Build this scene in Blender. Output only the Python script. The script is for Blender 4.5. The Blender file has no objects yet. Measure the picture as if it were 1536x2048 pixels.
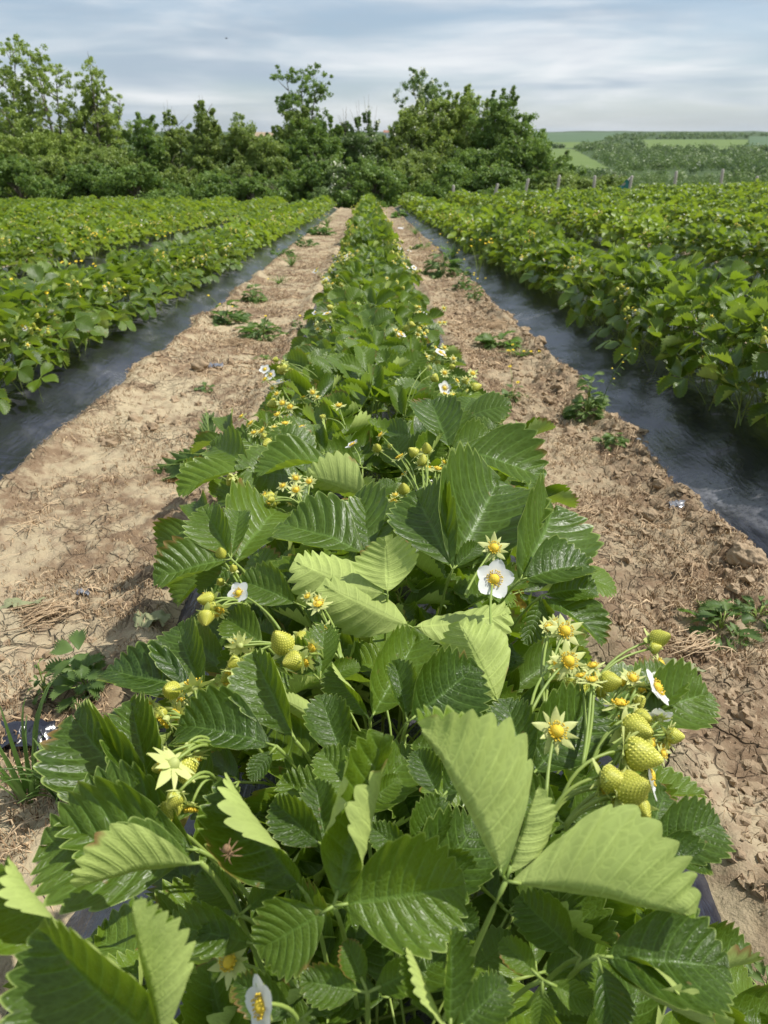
import bpy, math, random
import numpy as np
from mathutils import Vector, Matrix
R = math.radians
sc = bpy.context.scene
COL = sc.collection

# ------------------------------------------------------------------ camera
PITCH, YAW, HC, SL, FPX = R(28.0), R(1.15), 0.75, 0.0575, 1420.0
cd = bpy.data.cameras.new("camera")
cam = bpy.data.objects.new("camera", cd); COL.objects.link(cam)
cam.location = (0, 0, HC); cam.rotation_euler = (R(90) - PITCH, 0, -YAW)
cd.sensor_fit = 'VERTICAL'; cd.sensor_height = 36.0; cd.lens = 36.0 * FPX / 2048.0
cd.clip_start = 0.02; cd.clip_end = 20000
cd.dof.use_dof = True; cd.dof.focus_distance = 0.78; cd.dof.aperture_fstop = 13.0
sc.camera = cam

# ------------------------------------------------------------------ light
SUN_EL, SUN_AZ = R(57), R(82)          # azimuth clockwise from +Y (the rows' direction)
sdir = Vector((math.sin(SUN_AZ) * math.cos(SUN_EL), math.cos(SUN_AZ) * math.cos(SUN_EL), math.sin(SUN_EL)))
sd = bpy.data.lights.new("sun", 'SUN'); sd.energy = 4.3; sd.angle = R(0.6); sd.color = (1.0, 0.965, 0.91)
sun = bpy.data.objects.new("sun", sd); COL.objects.link(sun)
sun.rotation_euler = sdir.to_track_quat('Z', 'Y').to_euler()
sc.view_settings.view_transform = 'Standard'; sc.view_settings.look = 'None'
sc.view_settings.exposure = 0.25; sc.view_settings.gamma = 1.0
sc.cycles.max_bounces = 8; sc.cycles.transparent_max_bounces = 8
sc.cycles.diffuse_bounces = 3; sc.cycles.glossy_bounces = 3; sc.cycles.transmission_bounces = 4
sc.cycles.use_denoising = True

class NT:
    """small helper for node trees"""
    def __init__(s, tree): s.t = tree; s.n = tree.nodes; s.l = tree.links
    def node(s, typ, ins=None, **kw):
        nd = s.n.new(typ)
        for k, v in kw.items(): setattr(nd, k, v)
        for k, v in (ins or {}).items(): s.put(nd.inputs[k], v)
        return nd
    def put(s, sock, v):
        if isinstance(v, bpy.types.NodeSocket): s.l.new(v, sock)
        else:
            if hasattr(sock, 'default_value'):
                try: sock.default_value = v
                except Exception: sock.default_value = (*v, 1.0)
    def math(s, op, a, b=0.0, c=None, clamp=False):
        nd = s.n.new('ShaderNodeMath'); nd.operation = op; nd.use_clamp = clamp
        s.put(nd.inputs[0], a); s.put(nd.inputs[1], b)
        if c is not None: s.put(nd.inputs[2], c)
        return nd.outputs[0]
    def mix(s, f, a, b, blend='MIX'):
        nd = s.n.new('ShaderNodeMix'); nd.data_type = 'RGBA'; nd.blend_type = blend
        s.put(nd.inputs[0], f); s.put(nd.inputs[6], a); s.put(nd.inputs[7], b)
        return nd.outputs[2]
    def ramp(s, f, lo, hi, a=0.0, b=1.0):
        nd = s.n.new('ShaderNodeMapRange'); nd.interpolation_type = 'SMOOTHSTEP'
        s.put(nd.inputs[0], f); nd.inputs[1].default_value = lo; nd.inputs[2].default_value = hi
        nd.inputs[3].default_value = a; nd.inputs[4].default_value = b
        return nd.outputs[0]
    def noise(s, vec, scale, detail=4, rough=0.55, dist=0.0):
        nd = s.n.new('ShaderNodeTexNoise'); s.put(nd.inputs['Vector'], vec)
        nd.inputs['Scale'].default_value = scale; nd.inputs['Detail'].default_value = detail
        nd.inputs['Roughness'].default_value = rough; nd.inputs['Distortion'].default_value = dist
        return nd.outputs[0]
    def mapping(s, vec, scale=(1, 1, 1), loc=(0, 0, 0), rot=(0, 0, 0)):
        nd = s.n.new('ShaderNodeMapping'); s.put(nd.inputs[0], vec)
        nd.inputs[1].default_value = loc; nd.inputs[2].default_value = rot; nd.inputs[3].default_value = scale
        return nd.outputs[0]

# ------------------------------------------------------------------ world: Nishita sky behind thin streaky cloud
W = bpy.data.worlds.new("World"); sc.world = W; W.use_nodes = True
t = NT(W.node_tree); t.n.clear()
sky = t.node('ShaderNodeTexSky', sky_type='NISHITA', sun_disc=False, sun_elevation=SUN_EL, sun_rotation=SUN_AZ,
             altitude=150.0, air_density=1.0, dust_density=0.6, ozone_density=1.0)
geo = t.node('ShaderNodeTexCoord').outputs['Generated']
v1 = t.mapping(geo, (2.8, 2.8, 15.0), (3.1, 0.4, 0.0), (R(1.5), R(-2.0), 0))
v2 = t.mapping(geo, (9.0, 9.0, 52.0), (1.1, 7.4, 0.0), (R(1.0), R(2.0), 0))
n1 = t.noise(v1, 1.25, 6, 0.55, 0.5); n2 = t.noise(v2, 1.0, 5, 0.6, 0.6)
v3 = t.mapping(geo, (2.6, 2.6, 22.0), (9.1, 2.4, 0.0), (R(2), R(-1), 0))
n3 = t.noise(v3, 1.5, 3, 0.5, 0.3)
m = t.math('ADD', t.math('MULTIPLY', n1, 0.76), t.math('MULTIPLY', n2, 0.24))
mask = t.ramp(m, 0.36, 0.64)
cl = t.mix(t.ramp(n3, 0.33, 0.68), (0.38, 0.46, 0.55, 1), (0.78, 0.80, 0.82, 1))
clb = t.node('ShaderNodeBackground', {'Color': cl, 'Strength': 1.0})
skb = t.node('ShaderNodeBackground', {'Color': t.mix(0.35, sky.outputs[0], (3.2, 4.6, 6.4, 1)), 'Strength': 0.095})
mx = t.node('ShaderNodeMixShader', {0: t.math('MULTIPLY_ADD', mask, 0.62, 0.25), 1: skb.outputs[0], 2: clb.outputs[0]})
out = t.node('ShaderNodeOutputWorld', {'Surface': mx.outputs[0]})

# ------------------------------------------------------------------ numpy noise
def _h(ix, iy, s):
    n = (ix.astype(np.int64) * 374761393 + iy.astype(np.int64) * 668265263 + s * 1274126177) & 0x7fffffff
    n = ((n ^ (n >> 13)) * 1274126177) & 0x7fffffff
    return ((n ^ (n >> 16)) & 0xffff) / 65535.0
def vn(x, y, s=0):
    x = np.asarray(x, float); y = np.asarray(y, float)
    ix = np.floor(x); iy = np.floor(y); fx = x - ix; fy = y - iy
    fx = fx * fx * (3 - 2 * fx); fy = fy * fy * (3 - 2 * fy)
    a = _h(ix, iy, s); b = _h(ix + 1, iy, s); c = _h(ix, iy + 1, s); d = _h(ix + 1, iy + 1, s)
    return (a * (1 - fx) + b * fx) * (1 - fy) + (c * (1 - fx) + d * fx) * fy
def fbm(x, y, o=4, s=0, g=0.5):
    r = 0; a = 1; w = 0
    for i in range(o):
        r = r + a * vn(x * 2 ** i + 17 * i, y * 2 ** i - 9 * i, s + i); w += a; a *= g
    return r / w
def sm(a, b, x):
    q = np.clip((np.asarray(x, float) - a) / (b - a), 0, 1); return q * q * (3 - 2 * q)

# ------------------------------------------------------------------ terrain
TY = np.array([0, 27, 33, 45, 90, 200, 350, 500, 800, 1500, 2500, 6000.])
TZ = np.array([-2, -2.4, -3.1, -5.2, -8.0, -9.5, -10.6, -8.7, -5.0, 1.6, 5.0, 8.0])
def TH(x, y):
    x = np.asarray(x, float); y = np.asarray(y, float)
    yy = np.clip(y, -60, 400)
    pl = -SL * yy + 0.00126 * np.clip(x, 0, 60) * np.clip(yy, 0, 60)
    r = np.hypot(x, y)
    rz = np.where(y > 0, y * 0.6 + r * 0.4, 27)
    far = np.interp(rz, TY, TZ) + 0.0 * x
    w = sm(27.5, 46, y)
    return pl * (1 - w) + far * w
def TH1(x, y): return float(TH(x, y))

FWD = Vector((math.sin(YAW), math.cos(YAW), 0))
CR = Vector((math.cos(YAW), -math.sin(YAW), 0))
CF = FWD * math.cos(PITCH) + Vector((0, 0, -math.sin(PITCH)))
CU = FWD * math.sin(PITCH) + Vector((0, 0, math.cos(PITCH)))
CAM = Vector((0, 0, HC))
def ray(px, py): return CF * FPX + CR * (px - 768) + CU * (1024 - py)
def P(px, py, h=0.0):
    """where the sight line through a point of the photograph meets the plane h above the field"""
    d = ray(px, py); k = (HC - h) / (-(d.z + SL * d.y)); return CAM + d * k
def PY(px, py, y):
    d = ray(px, py); return CAM + d * (y / d.y)
def proj(p):
    d = Vector(p) - CAM; z = d.dot(CF); return 768 + FPX * d.dot(CR) / z, 1024 - FPX * d.dot(CU) / z, z
def camv(v): return CR * v[0] + CU * v[1] - CF * v[2]

# ------------------------------------------------------------------ mesh builder (all quads)
class MB:
    def __init__(s): s.V = []; s.F = []; s.U = []; s.T = []; s.M = []; s.n = 0
    def add(s, V, F, U=None, T=0.5, M=0):
        V = np.asarray(V, float).reshape(-1, 3); F = np.asarray(F, int).reshape(-1, 4)
        s.V.append(V); s.F.append(F + s.n); s.n += len(V)
        s.U.append(np.zeros((len(V), 2)) if U is None else np.asarray(U, float))
        s.T.append(np.full(len(V), T) if np.isscalar(T) else np.asarray(T, float))
        s.M.append(np.full(len(F), M, int))
    def merge(s, o, mat=None, tint=None):
        if not o.V: return
        V = np.vstack(o.V)
        if mat is not None:
            A = np.array(mat); V = V @ A[:3, :3].T + A[:3, 3]
        F = np.vstack(o.F); s.V.append(V); s.F.append(F + s.n); s.n += len(V)
        s.U.append(np.vstack(o.U)); T = np.concatenate(o.T)
        s.T.append(T if tint is None else np.clip(T + tint, 0, 1)); s.M.append(np.concatenate(o.M))
    def mesh(s, name, mats, flat=False):
        V = np.vstack(s.V); F = np.vstack(s.F); U = np.vstack(s.U); T = np.concatenate(s.T); M = np.concatenate(s.M)
        me = bpy.data.meshes.new(name)
        me.vertices.add(len(V)); me.vertices.foreach_set('co', V.astype(np.float32).ravel())
        me.loops.add(len(F) * 4); me.loops.foreach_set('vertex_index', F.astype(np.int32).ravel())
        me.polygons.add(len(F)); me.polygons.foreach_set('loop_start', np.arange(0, len(F) * 4, 4, dtype=np.int32))
        me.polygons.foreach_set('material_index', M.astype(np.int32))
        me.update(calc_edges=True)
        uv = me.uv_layers.new(name='UVMap'); uv.data.foreach_set('uv', U[F.ravel()].astype(np.float32).ravel())
        at = me.attributes.new('tint', 'FLOAT', 'POINT'); at.data.foreach_set('value', T.astype(np.float32))
        for mm in (mats if isinstance(mats, (list, tuple)) else [mats]): me.materials.append(mm)
        if flat: me.shade_flat()
        else: me.shade_smooth()
        return me
def gridf(nu, nv):
    i, j = np.meshgrid(np.arange(nu - 1), np.arange(nv - 1), indexing='ij'); a = (i * nv + j).ravel()
    return np.stack([a, a + nv, a + nv + 1, a + 1], 1)
def tube(mb, pts, rad, k=6, T=0.5, M=0):
    pts = [Vector(p) for p in pts]; n = len(pts)
    if np.isscalar(rad): rad = [rad] * n
    V = []; up = Vector((0.31, 0.17, 0.93))
    for i, p in enumerate(pts):
        d = (pts[min(i + 1, n - 1)] - pts[max(i - 1, 0)])
        if d.length < 1e-9: d = Vector((0, 0, 1))
        d.normalize(); a = d.cross(up)
        if a.length < 0.05: a = d.cross(Vector((1, 0, 0)))
        a.normalize(); b = d.cross(a)
        for q in range(k):
            an = 2 * math.pi * q / k; V.append(p + (a * math.cos(an) + b * math.sin(an)) * rad[i])
    F = []
    for i in range(n - 1):
        for q in range(k):
            F.append((i * k + q, i * k + (q + 1) % k, (i + 1) * k + (q + 1) % k, (i + 1) * k + q))
    c = len(V); V.append(pts[0]); V.append(pts[-1])
    for q in range(0, k, 2):
        F.append((c, (q + 2) % k, (q + 1) % k, q)); o = (n - 1) * k
        F.append((c + 1, o + q, o + (q + 1) % k, o + (q + 2) % k))
    U = [(i / max(1, n - 1), q / k) for i in range(n) for q in range(k)] + [(0, 0), (1, 0)]
    mb.add([tuple(v) for v in V], F, U, T, M)
def bez(a, b, c, n=8):
    a, b, c = Vector(a), Vector(b), Vector(c)
    return [a * (1 - t) ** 2 + b * 2 * t * (1 - t) + c * t * t for t in [i / (n - 1) for i in range(n)]]

def obj(name, data, parent=None, mat=None, **props):
    o = bpy.data.objects.new(name, data); COL.objects.link(o)
    if parent: o.parent = parent
    if mat is not None: o.matrix_local = mat
    for k, v in props.items(): o[k] = v
    return o
def thing(name, label, cat, loc=(0, 0, 0), group=None, rz=0.0):
    o = bpy.data.objects.new(name, None); COL.objects.link(o); o.empty_display_size = 0.05
    o.location = loc; o.rotation_euler = (0, 0, rz); o['label'] = label; o['category'] = cat
    if group: o['group'] = group
    return o
def frame(o, y, n):
    y = Vector(y).normalized(); n = Vector(n); z = n - y * n.dot(y)
    if z.length < 1e-4: z = Vector((0, 0, 1)) - y * y.z
    z.normalize(); x = y.cross(z)
    return Matrix(((x.x, y.x, z.x, o[0]), (x.y, y.y, z.y, o[1]), (x.z, y.z, z.z, o[2]), (0, 0, 0, 1)))

# ------------------------------------------------------------------ materials
def newmat(name):
    m = bpy.data.materials.new(name); m.use_nodes = True; t = NT(m.node_tree); t.n.clear()
    return m, t
def finish(t, shader, disp=None):
    t.node('ShaderNodeOutputMaterial', {'Surface': shader})
NTEETH = 9
def leaf_material(name, top_a, top_b, bot, trans, rough=0.33, detail=True, tw=0.3):
    m, t = newmat(name)
    uv = t.node('ShaderNodeUVMap', uv_map='UVMap').outputs[0]
    sp = t.node('ShaderNodeSeparateXYZ', {0: uv}); u, v = sp.outputs[0], sp.outputs[1]
    tint = t.node('ShaderNodeAttribute', attribute_name='tint').outputs['Fac']
    oi = t.node('ShaderNodeObjectInfo').outputs['Random']
    tc = t.node('ShaderNodeTexCoord').outputs['Object']
    nz = t.noise(tc, 14, 3, 0.6)
    f = t.math('ADD', t.math('MULTIPLY', tint, 0.62), t.math('MULTIPLY', t.math('POWER', oi, 2.0), 0.45))
    f = t.math('ADD', f, t.math('MULTIPLY_ADD', nz, 0.5, -0.2), clamp=True)
    top = t.mix(f, top_a, top_b)
    av = t.math('ABSOLUTE', v)
    bump_in = None
    if detail:
        a = t.math('FRACT', t.math('MULTIPLY', u, float(NTEETH)))
        lat = t.ramp(t.math('ABSOLUTE', t.math('SUBTRACT', a, 0.5)), 0.0, 0.13, 1.0, 0.0)
        lat = t.math('MULTIPLY', lat, t.ramp(av, 0.97, 0.6))
        mid = t.ramp(av, 0.015, 0.07, 1.0, 0.0)
        vein = t.math('MAXIMUM', lat, mid)
        rim = t.ramp(av, 0.955, 0.99)
        vv = t.node('ShaderNodeTexVoronoi', {'Vector': t.mapping(uv, (26, 7, 1)), 'Scale': 1.0}, feature='DISTANCE_TO_EDGE')
        ret = t.ramp(vv.outputs[0], 0.0, 0.22, 0.0, 1.0)
        lvl = t.math('MULTIPLY', t.math('ADD', t.math('MULTIPLY', vein, t.math('MULTIPLY_ADD', nz, 0.5, 0.03)), t.math('MULTIPLY', t.math('SUBTRACT', 1.0, ret), 0.14)), 1.0)
        top = t.mix(lvl, top, (0.20, 0.34, 0.07, 1))
        top = t.mix(t.math('MULTIPLY', rim, 0.75), top, (0.33, 0.42, 0.11, 1))
        bo = t.mix(t.math('MULTIPLY', t.math('MAXIMUM', vein, t.math('MULTIPLY', t.math('SUBTRACT', 1.0, ret), 0.4)), 0.75), bot, [c * 1.5 for c in bot[:3]] + [1])
        bo = t.mix(t.math('MULTIPLY', t.ramp(nz, .3, .7), 0.7), bo, [c * 0.68 for c in bot[:3]] + [1])
        hgt = t.math('ADD', t.math('MULTIPLY', ret, 0.5), t.math('MULTIPLY', vein, -0.9))
        hgt = t.math('ADD', hgt, t.math('MULTIPLY', t.noise(tc, 300, 2, 0.5), 0.12))
        bfc = t.node('ShaderNodeNewGeometry').outputs['Backfacing']
        hbk = t.math('ADD', t.math('MULTIPLY', vein, 1.0), t.math('MULTIPLY', ret, -0.22))
        hgt = t.math('ADD', t.math('MULTIPLY', hgt, t.math('SUBTRACT', 1.0, bfc)), t.math('MULTIPLY', hbk, bfc))
        bump_in = t.node('ShaderNodeBump', {'Height': hgt, 'Strength': 0.42, 'Distance': 0.0009}).outputs[0]
        # scattered brown edge burn, on the margin of a few leaves
        burn = t.math('MULTIPLY', t.ramp(av, 0.82, 0.99), t.ramp(t.noise(tc, 22, 2), 0.61, 0.68))
        spot = t.math('MULTIPLY', t.ramp(t.noise(tc, 95, 2), 0.70, 0.74), t.ramp(t.noise(tc, 16, 2), 0.5, 0.6))
        top = t.mix(t.math('MULTIPLY', spot, 0.6), top, (0.20, 0.13, 0.05, 1))
        top = t.mix(burn, top, (0.22, 0.12, 0.04, 1)); bo = t.mix(burn, bo, (0.27, 0.15, 0.06, 1))
    else:
        bo = t.mix(f, [c * 0.8 for c in bot[:3]] + [1], bot)
    bf = t.node('ShaderNodeNewGeometry').outputs['Backfacing']
    colr = t.mix(bf, top, bo)
    ro = t.math('MULTIPLY_ADD', bf, 0.3, rough)
    ro = t.math('ADD', ro, t.math('MULTIPLY_ADD', nz, 0.25, -0.12))
    pr = t.node('ShaderNodeBsdfPrincipled', {'Base Color': colr, 'Roughness': ro, 'Specular IOR Level': 0.36})
    tr = t.node('ShaderNodeBsdfTranslucent', {'Color': t.mix(f, trans, [min(1, c * 1.25) for c in trans[:3]] + [1])})
    if bump_in is not None:
        t.l.new(bump_in, pr.inputs['Normal'])
    finish(t, t.node('ShaderNodeMixShader', {0: tw, 1: pr.outputs[0], 2: tr.outputs[0]}).outputs[0])
    return m
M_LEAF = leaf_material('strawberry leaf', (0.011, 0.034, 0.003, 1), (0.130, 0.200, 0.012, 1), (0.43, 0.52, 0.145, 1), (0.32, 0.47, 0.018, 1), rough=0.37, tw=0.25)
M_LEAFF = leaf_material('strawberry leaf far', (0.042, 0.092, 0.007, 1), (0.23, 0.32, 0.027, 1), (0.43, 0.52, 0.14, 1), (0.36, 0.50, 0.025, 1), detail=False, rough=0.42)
M_WEED = leaf_material('weed leaf', (0.055, 0.11, 0.025, 1), (0.18, 0.25, 0.07, 1), (0.24, 0.32, 0.12, 1), (0.18, 0.36, 0.05, 1), detail=False, rough=0.5)

def plain(name, col, col2=None, rough=0.5, scale=60, trans=None, tw=0.25, bump=0.0, bscale=300, spec=0.4, attr=False):
    m, t = newmat(name); tc = t.node('ShaderNodeTexCoord').outputs['Object']
    n = t.noise(tc, scale, 4, 0.6)
    if attr: n = t.math('ADD', t.math('MULTIPLY', n, 0.35), t.math('MULTIPLY', t.node('ShaderNodeAttribute', attribute_name='tint').outputs['Fac'], 0.8), clamp=True)
    c = t.mix(n, (*col, 1), (*(col2 or col), 1))
    pr = t.node('ShaderNodeBsdfPrincipled', {'Base Color': c, 'Roughness': rough, 'Specular IOR Level': spec})
    if bump: t.l.new(t.node('ShaderNodeBump', {'Height': t.noise(tc, bscale, 5, 0.65), 'Strength': 1.0, 'Distance': bump}).outputs[0], pr.inputs['Normal'])
    o = pr.outputs[0]
    if trans:
        tr = t.node('ShaderNodeBsdfTranslucent', {'Color': (*trans, 1)})
        o = t.node('ShaderNodeMixShader', {0: tw, 1: o, 2: tr.outputs[0]}).outputs[0]
    finish(t, o); return m
M_STALK = plain('leaf stalk', (0.22, 0.34, 0.07), (0.36, 0.42, 0.10), 0.45, 30, (0.4, 0.5, 0.08), 0.15)
M_PETAL = plain('petal', (0.82, 0.82, 0.78), (0.88, 0.88, 0.85), 0.6, 60, (0.8, 0.8, 0.75), 0.3)
M_CENTRE = plain('flower centre', (0.78, 0.50, 0.03), (0.80, 0.62, 0.06), 0.6, 500, None, bump=0.0006, bscale=900)
M_CENTRE2 = plain('old flower centre', (0.62, 0.27, 0.03), (0.75, 0.55, 0.06), 0.6, 400, None, bump=0.0006, bscale=900)
M_SEPAL = plain('sepal', (0.46, 0.54, 0.13), (0.72, 0.74, 0.30), 0.55, 70, (0.55, 0.65, 0.15), 0.3, attr=True)
M_BERRY = plain('unripe berry', (0.33, 0.36, 0.04), (0.50, 0.49, 0.06), 0.45, 60, (0.6, 0.55, 0.1), 0.12, bump=0.0003, bscale=800)
M_SEED = plain('berry seed', (0.76, 0.74, 0.14), (0.84, 0.78, 0.16), 0.4, 90)
M_WOOD = plain('weathered post', (0.30, 0.27, 0.23), (0.48, 0.45, 0.40), 0.85, 8, bump=0.004, bscale=30)
M_BARK = plain('bark', (0.09, 0.075, 0.055), (0.20, 0.17, 0.13), 0.9, 5, bump=0.01, bscale=12)
M_STRAW = plain('dry straw', (0.20, 0.12, 0.06), (0.62, 0.46, 0.28), 0.75, 20, attr=True)
M_ORANGE = plain('rusty dry plant', (0.32, 0.13, 0.04), (0.55, 0.28, 0.09), 0.8, 60, bump=0.002)
M_YELLOW = plain('yellow flower', (0.80, 0.56, 0.02), (0.85, 0.68, 0.05), 0.6, 60)

def soil_mat(name='soil', far=False):
    m, t = newmat(name)
    tc = t.node('ShaderNodeTexCoord').outputs['Object']
    tint = t.node('ShaderNodeAttribute', attribute_name='tint').outputs['Fac']
    sx = t.node('ShaderNodeSeparateXYZ', {0: tc}).outputs[0]; right = t.ramp(sx, 0.2, 0.7)
    n1 = t.noise(tc, 2.2, 5, 0.6); n2 = t.noise(tc, 22, 5, 0.65); n3 = t.noise(tc, 160, 5, 0.7)
    c = t.mix(t.ramp(n1, 0.3, 0.7), (0.50, 0.415, 0.265, 1), (0.42, 0.34, 0.215, 1))
    c = t.mix(t.math('MULTIPLY', right, 0.55), c, (0.31, 0.235, 0.15, 1))
    c = t.mix(t.ramp(n2, 0.42, 0.75), c, (0.31, 0.225, 0.145, 1))
    c = t.mix(t.math('MULTIPLY', tint, t.ramp(t.noise(tc, 13, 5, 0.7), 0.38, 0.56, 0.15, 1.0)), c, t.mix(n2, (0.15, 0.098, 0.058, 1), (0.30, 0.21, 0.13, 1)))
    c = t.mix(t.ramp(n3, 0.5, 0.8, 0.0, 0.45), c, (0.50, 0.40, 0.28, 1))
    w = t.node('ShaderNodeMix', {0: 0.06}, data_type='VECTOR'); t.put(w.inputs[4], tc)
    t.put(w.inputs[5], t.node('ShaderNodeTexNoise', {'Vector': tc, 'Scale': 9.0, 'Detail': 4.0}).outputs[1])
    v1 = t.node('ShaderNodeTexVoronoi', {'Vector': w.outputs[1], 'Scale': 11.0}, feature='DISTANCE_TO_EDGE').outputs[0]
    v2 = t.node('ShaderNodeTexVoronoi', {'Vector': w.outputs[1], 'Scale': 34.0}, feature='DISTANCE_TO_EDGE').outputs[0]
    cm = t.ramp(t.noise(tc, 3.1, 3), 0.42, 0.6)
    k1 = t.math('MULTIPLY', t.ramp(v1, 0.0, 0.035, 1.0, 0.0), cm)
    k2 = t.math('MULTIPLY', t.ramp(v2, 0.0, 0.05, 1.0, 0.0), t.math('MULTIPLY', cm, 0.45))
    k = t.math('MAXIMUM', k1, k2)
    c = t.mix(t.math('MULTIPLY', k, 0.45), c, (0.13, 0.085, 0.05, 1))
    h = t.math('ADD', t.math('MULTIPLY', n2, 0.9), t.math('MULTIPLY', n3, 0.5))
    h = t.math('ADD', h, t.math('MULTIPLY', k, -1.3))
    pr = t.node('ShaderNodeBsdfPrincipled', {'Base Color': c, 'Roughness': 0.92, 'Specular IOR Level': 0.15})
    t.l.new(t.node('ShaderNodeBump', {'Height': h, 'Strength': 1.0, 'Distance': 0.008}).outputs[0], pr.inputs['Normal'])
    finish(t, pr.outputs[0]); return m
M_SOIL = soil_mat()
M_CLOD = plain('soil clod', (0.30, 0.215, 0.135), (0.43, 0.325, 0.21), 0.95, 40, bump=0.003, bscale=220, attr=True, spec=0.1)

def film_mat():
    m, t = newmat('black plastic film'); tc = t.node('ShaderNodeTexCoord').outputs['Object']
    big = t.noise(t.mapping(tc, (3.2, 2.0, 1)), 1.0, 4, 0.6, 1.2)
    n1 = t.noise(t.mapping(tc, (1, 0.35, 1)), 5, 4, 0.6); n2 = t.noise(tc, 60, 5, 0.7)
    dust_sheen = t.math('MULTIPLY', t.ramp(n1, 0.46, 0.74), t.ramp(n2, 0.2, 0.75))
    c = t.mix(t.math('MULTIPLY', dust_sheen, 0.5), (0.012, 0.012, 0.021, 1), (0.42, 0.42, 0.43, 1))  # dust patches, paled to grey so the colour also paints in silvery sky sheen
    ro = t.math('MULTIPLY_ADD', dust_sheen, 0.22, 0.22)
    pr = t.node('ShaderNodeBsdfPrincipled', {'Base Color': c, 'Roughness': ro, 'Specular IOR Level': 1.0})
    w = t.noise(t.mapping(tc, (60, 11, 20), rot=(0, 0, R(-24))), 1.0, 4, 0.6, 0.8)
    w2 = t.noise(t.mapping(tc, (9, 16, 9)), 1.0, 3, 0.55, 0.7)
    h = t.math('ADD', t.math('MULTIPLY', w, 0.75), t.math('MULTIPLY', w2, 0.6)); h = t.math('ADD', h, t.math('MULTIPLY', big, 3.0))
    wv = t.node('ShaderNodeMix', {0: 0.25}, data_type='VECTOR'); t.put(wv.inputs[4], tc); t.put(wv.inputs[5], t.node('ShaderNodeTexNoise', {'Vector': tc, 'Scale': 4.0}).outputs[1])
    cr_ = t.node('ShaderNodeTexVoronoi', {'Vector': t.mapping(wv.outputs[1], (9, 3.5, 5), rot=(0, 0, R(-30))), 'Scale': 1.0}, feature='DISTANCE_TO_EDGE').outputs[0]
    h = t.math('ADD', h, t.math('MULTIPLY', t.ramp(cr_, 0.0, 0.07, 1.0, 0.0), t.math('MULTIPLY', big, 0.25)))
    t.l.new(t.node('ShaderNodeBump', {'Height': h, 'Strength': 0.8, 'Distance': 0.0024}).outputs[0], pr.inputs['Normal'])
    finish(t, pr.outputs[0]); return m
M_FILM = film_mat()

# ------------------------------------------------------------------ beds and ground
BEDS = {0: (0.01, 0.40)}
for i in range(1, 13): BEDS[-i] = (-1.47 - 1.58 * (i - 1), 0.46)
for i in range(1, 14): BEDS[i] = (1.34 + 1.58 * (i - 1), 0.51)
YEND = 26.3
def bed_profile(u, hw):
    """u distance from bed centre"""
    a = np.abs(u); top = 0.092 - 0.012 * (a / 0.3) ** 2
    return top * (1 - sm(0.20, hw + 0.02, a))
xs = []
x = -48.0
while x < 48:
    xs.append(x); ax = abs(x)
    x += 0.009 if ax < 1.25 else (0.03 if ax < 2.4 else (0.11 if ax < 9 else 0.3))
ys = []; y = -1.6
while y < 30: ys.append(y); y += max(0.007, 0.0052 * abs(y)) if y > 0.2 else 0.03
xs = np.array(xs); ys = np.array(ys)
GX, GY = np.meshgrid(xs, ys, indexing='ij')
def soil_z(X, Y):
    """height of the soil above the field plane"""
    z = 0.020 * (fbm(X * 2.1, Y * 1.6, 3, 5) - 0.5)
    bedmask = np.zeros_like(X)
    for k, (c, hw) in BEDS.items():
        u = X - c; p = bed_profile(u, hw) - 0.03
        e = sm(hw + 0.03, hw - 0.06, np.abs(u)); z = z * (1 - e) + p * e; bedmask = np.maximum(bedmask, e)
        wob = 0.16 * (fbm(Y * 2.6 + k * 7.7 + np.sign(u) * 3.3, Y * 0 + k, 3, 33, .6) - 0.56)
        lip = np.exp(-((np.abs(u) - hw - 0.005 + wob * 0.4) / (0.055 + np.abs(wob) * .5)) ** 2)
        z = z + lip * (0.034 * fbm(X * 3.3, Y * 4.2, 3, 31) + 0.016 + np.clip(wob, -.01, .1) * 0.45)
    rough = (1 - bedmask)
    lump = fbm(X * 24, Y * 24, 4, 11, 0.55); lump2 = np.abs(fbm(X * 55, Y * 55, 3, 3) - 0.5) * 2
    rightf = sm(0.35, 0.9, X) * sm(1.3, 0.9, X)
    z = z + rough * ((lump - 0.5) * (0.028 + 0.040 * rightf) - lump2 * (0.006 + 0.008 * rightf))
    pl = sm(0.45, 0.56, fbm(X * 5, Y * 5, 4, 77))       # patches of crumbly, littered soil
    z = z + rough * pl * (fbm(X * 70, Y * 70, 3, 8) - 0.5) * 0.026
    return z, rough * pl
SZ, PATCH = soil_z(GX, GY)
GZ = TH(GX, GY) + SZ - sm(27.5, 29.8, GY) * 0.4 - sm(44, 48, np.abs(GX)) * 0.5
mb = MB(); mb.add(np.stack([GX, GY, GZ], -1).reshape(-1, 3), gridf(len(xs), len(ys))[:, ::-1][:, [3, 2, 1, 0]], None, np.clip(PATCH.ravel(), 0, 1))
obj('ground', mb.mesh('ground', M_SOIL), kind='structure')
def soil_at(x, y):
    a = np.array([[float(x)]]); b = np.array([[float(y)]]); z, _ = soil_z(a, b)
    return float(TH(x, y) + z[0, 0])

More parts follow.
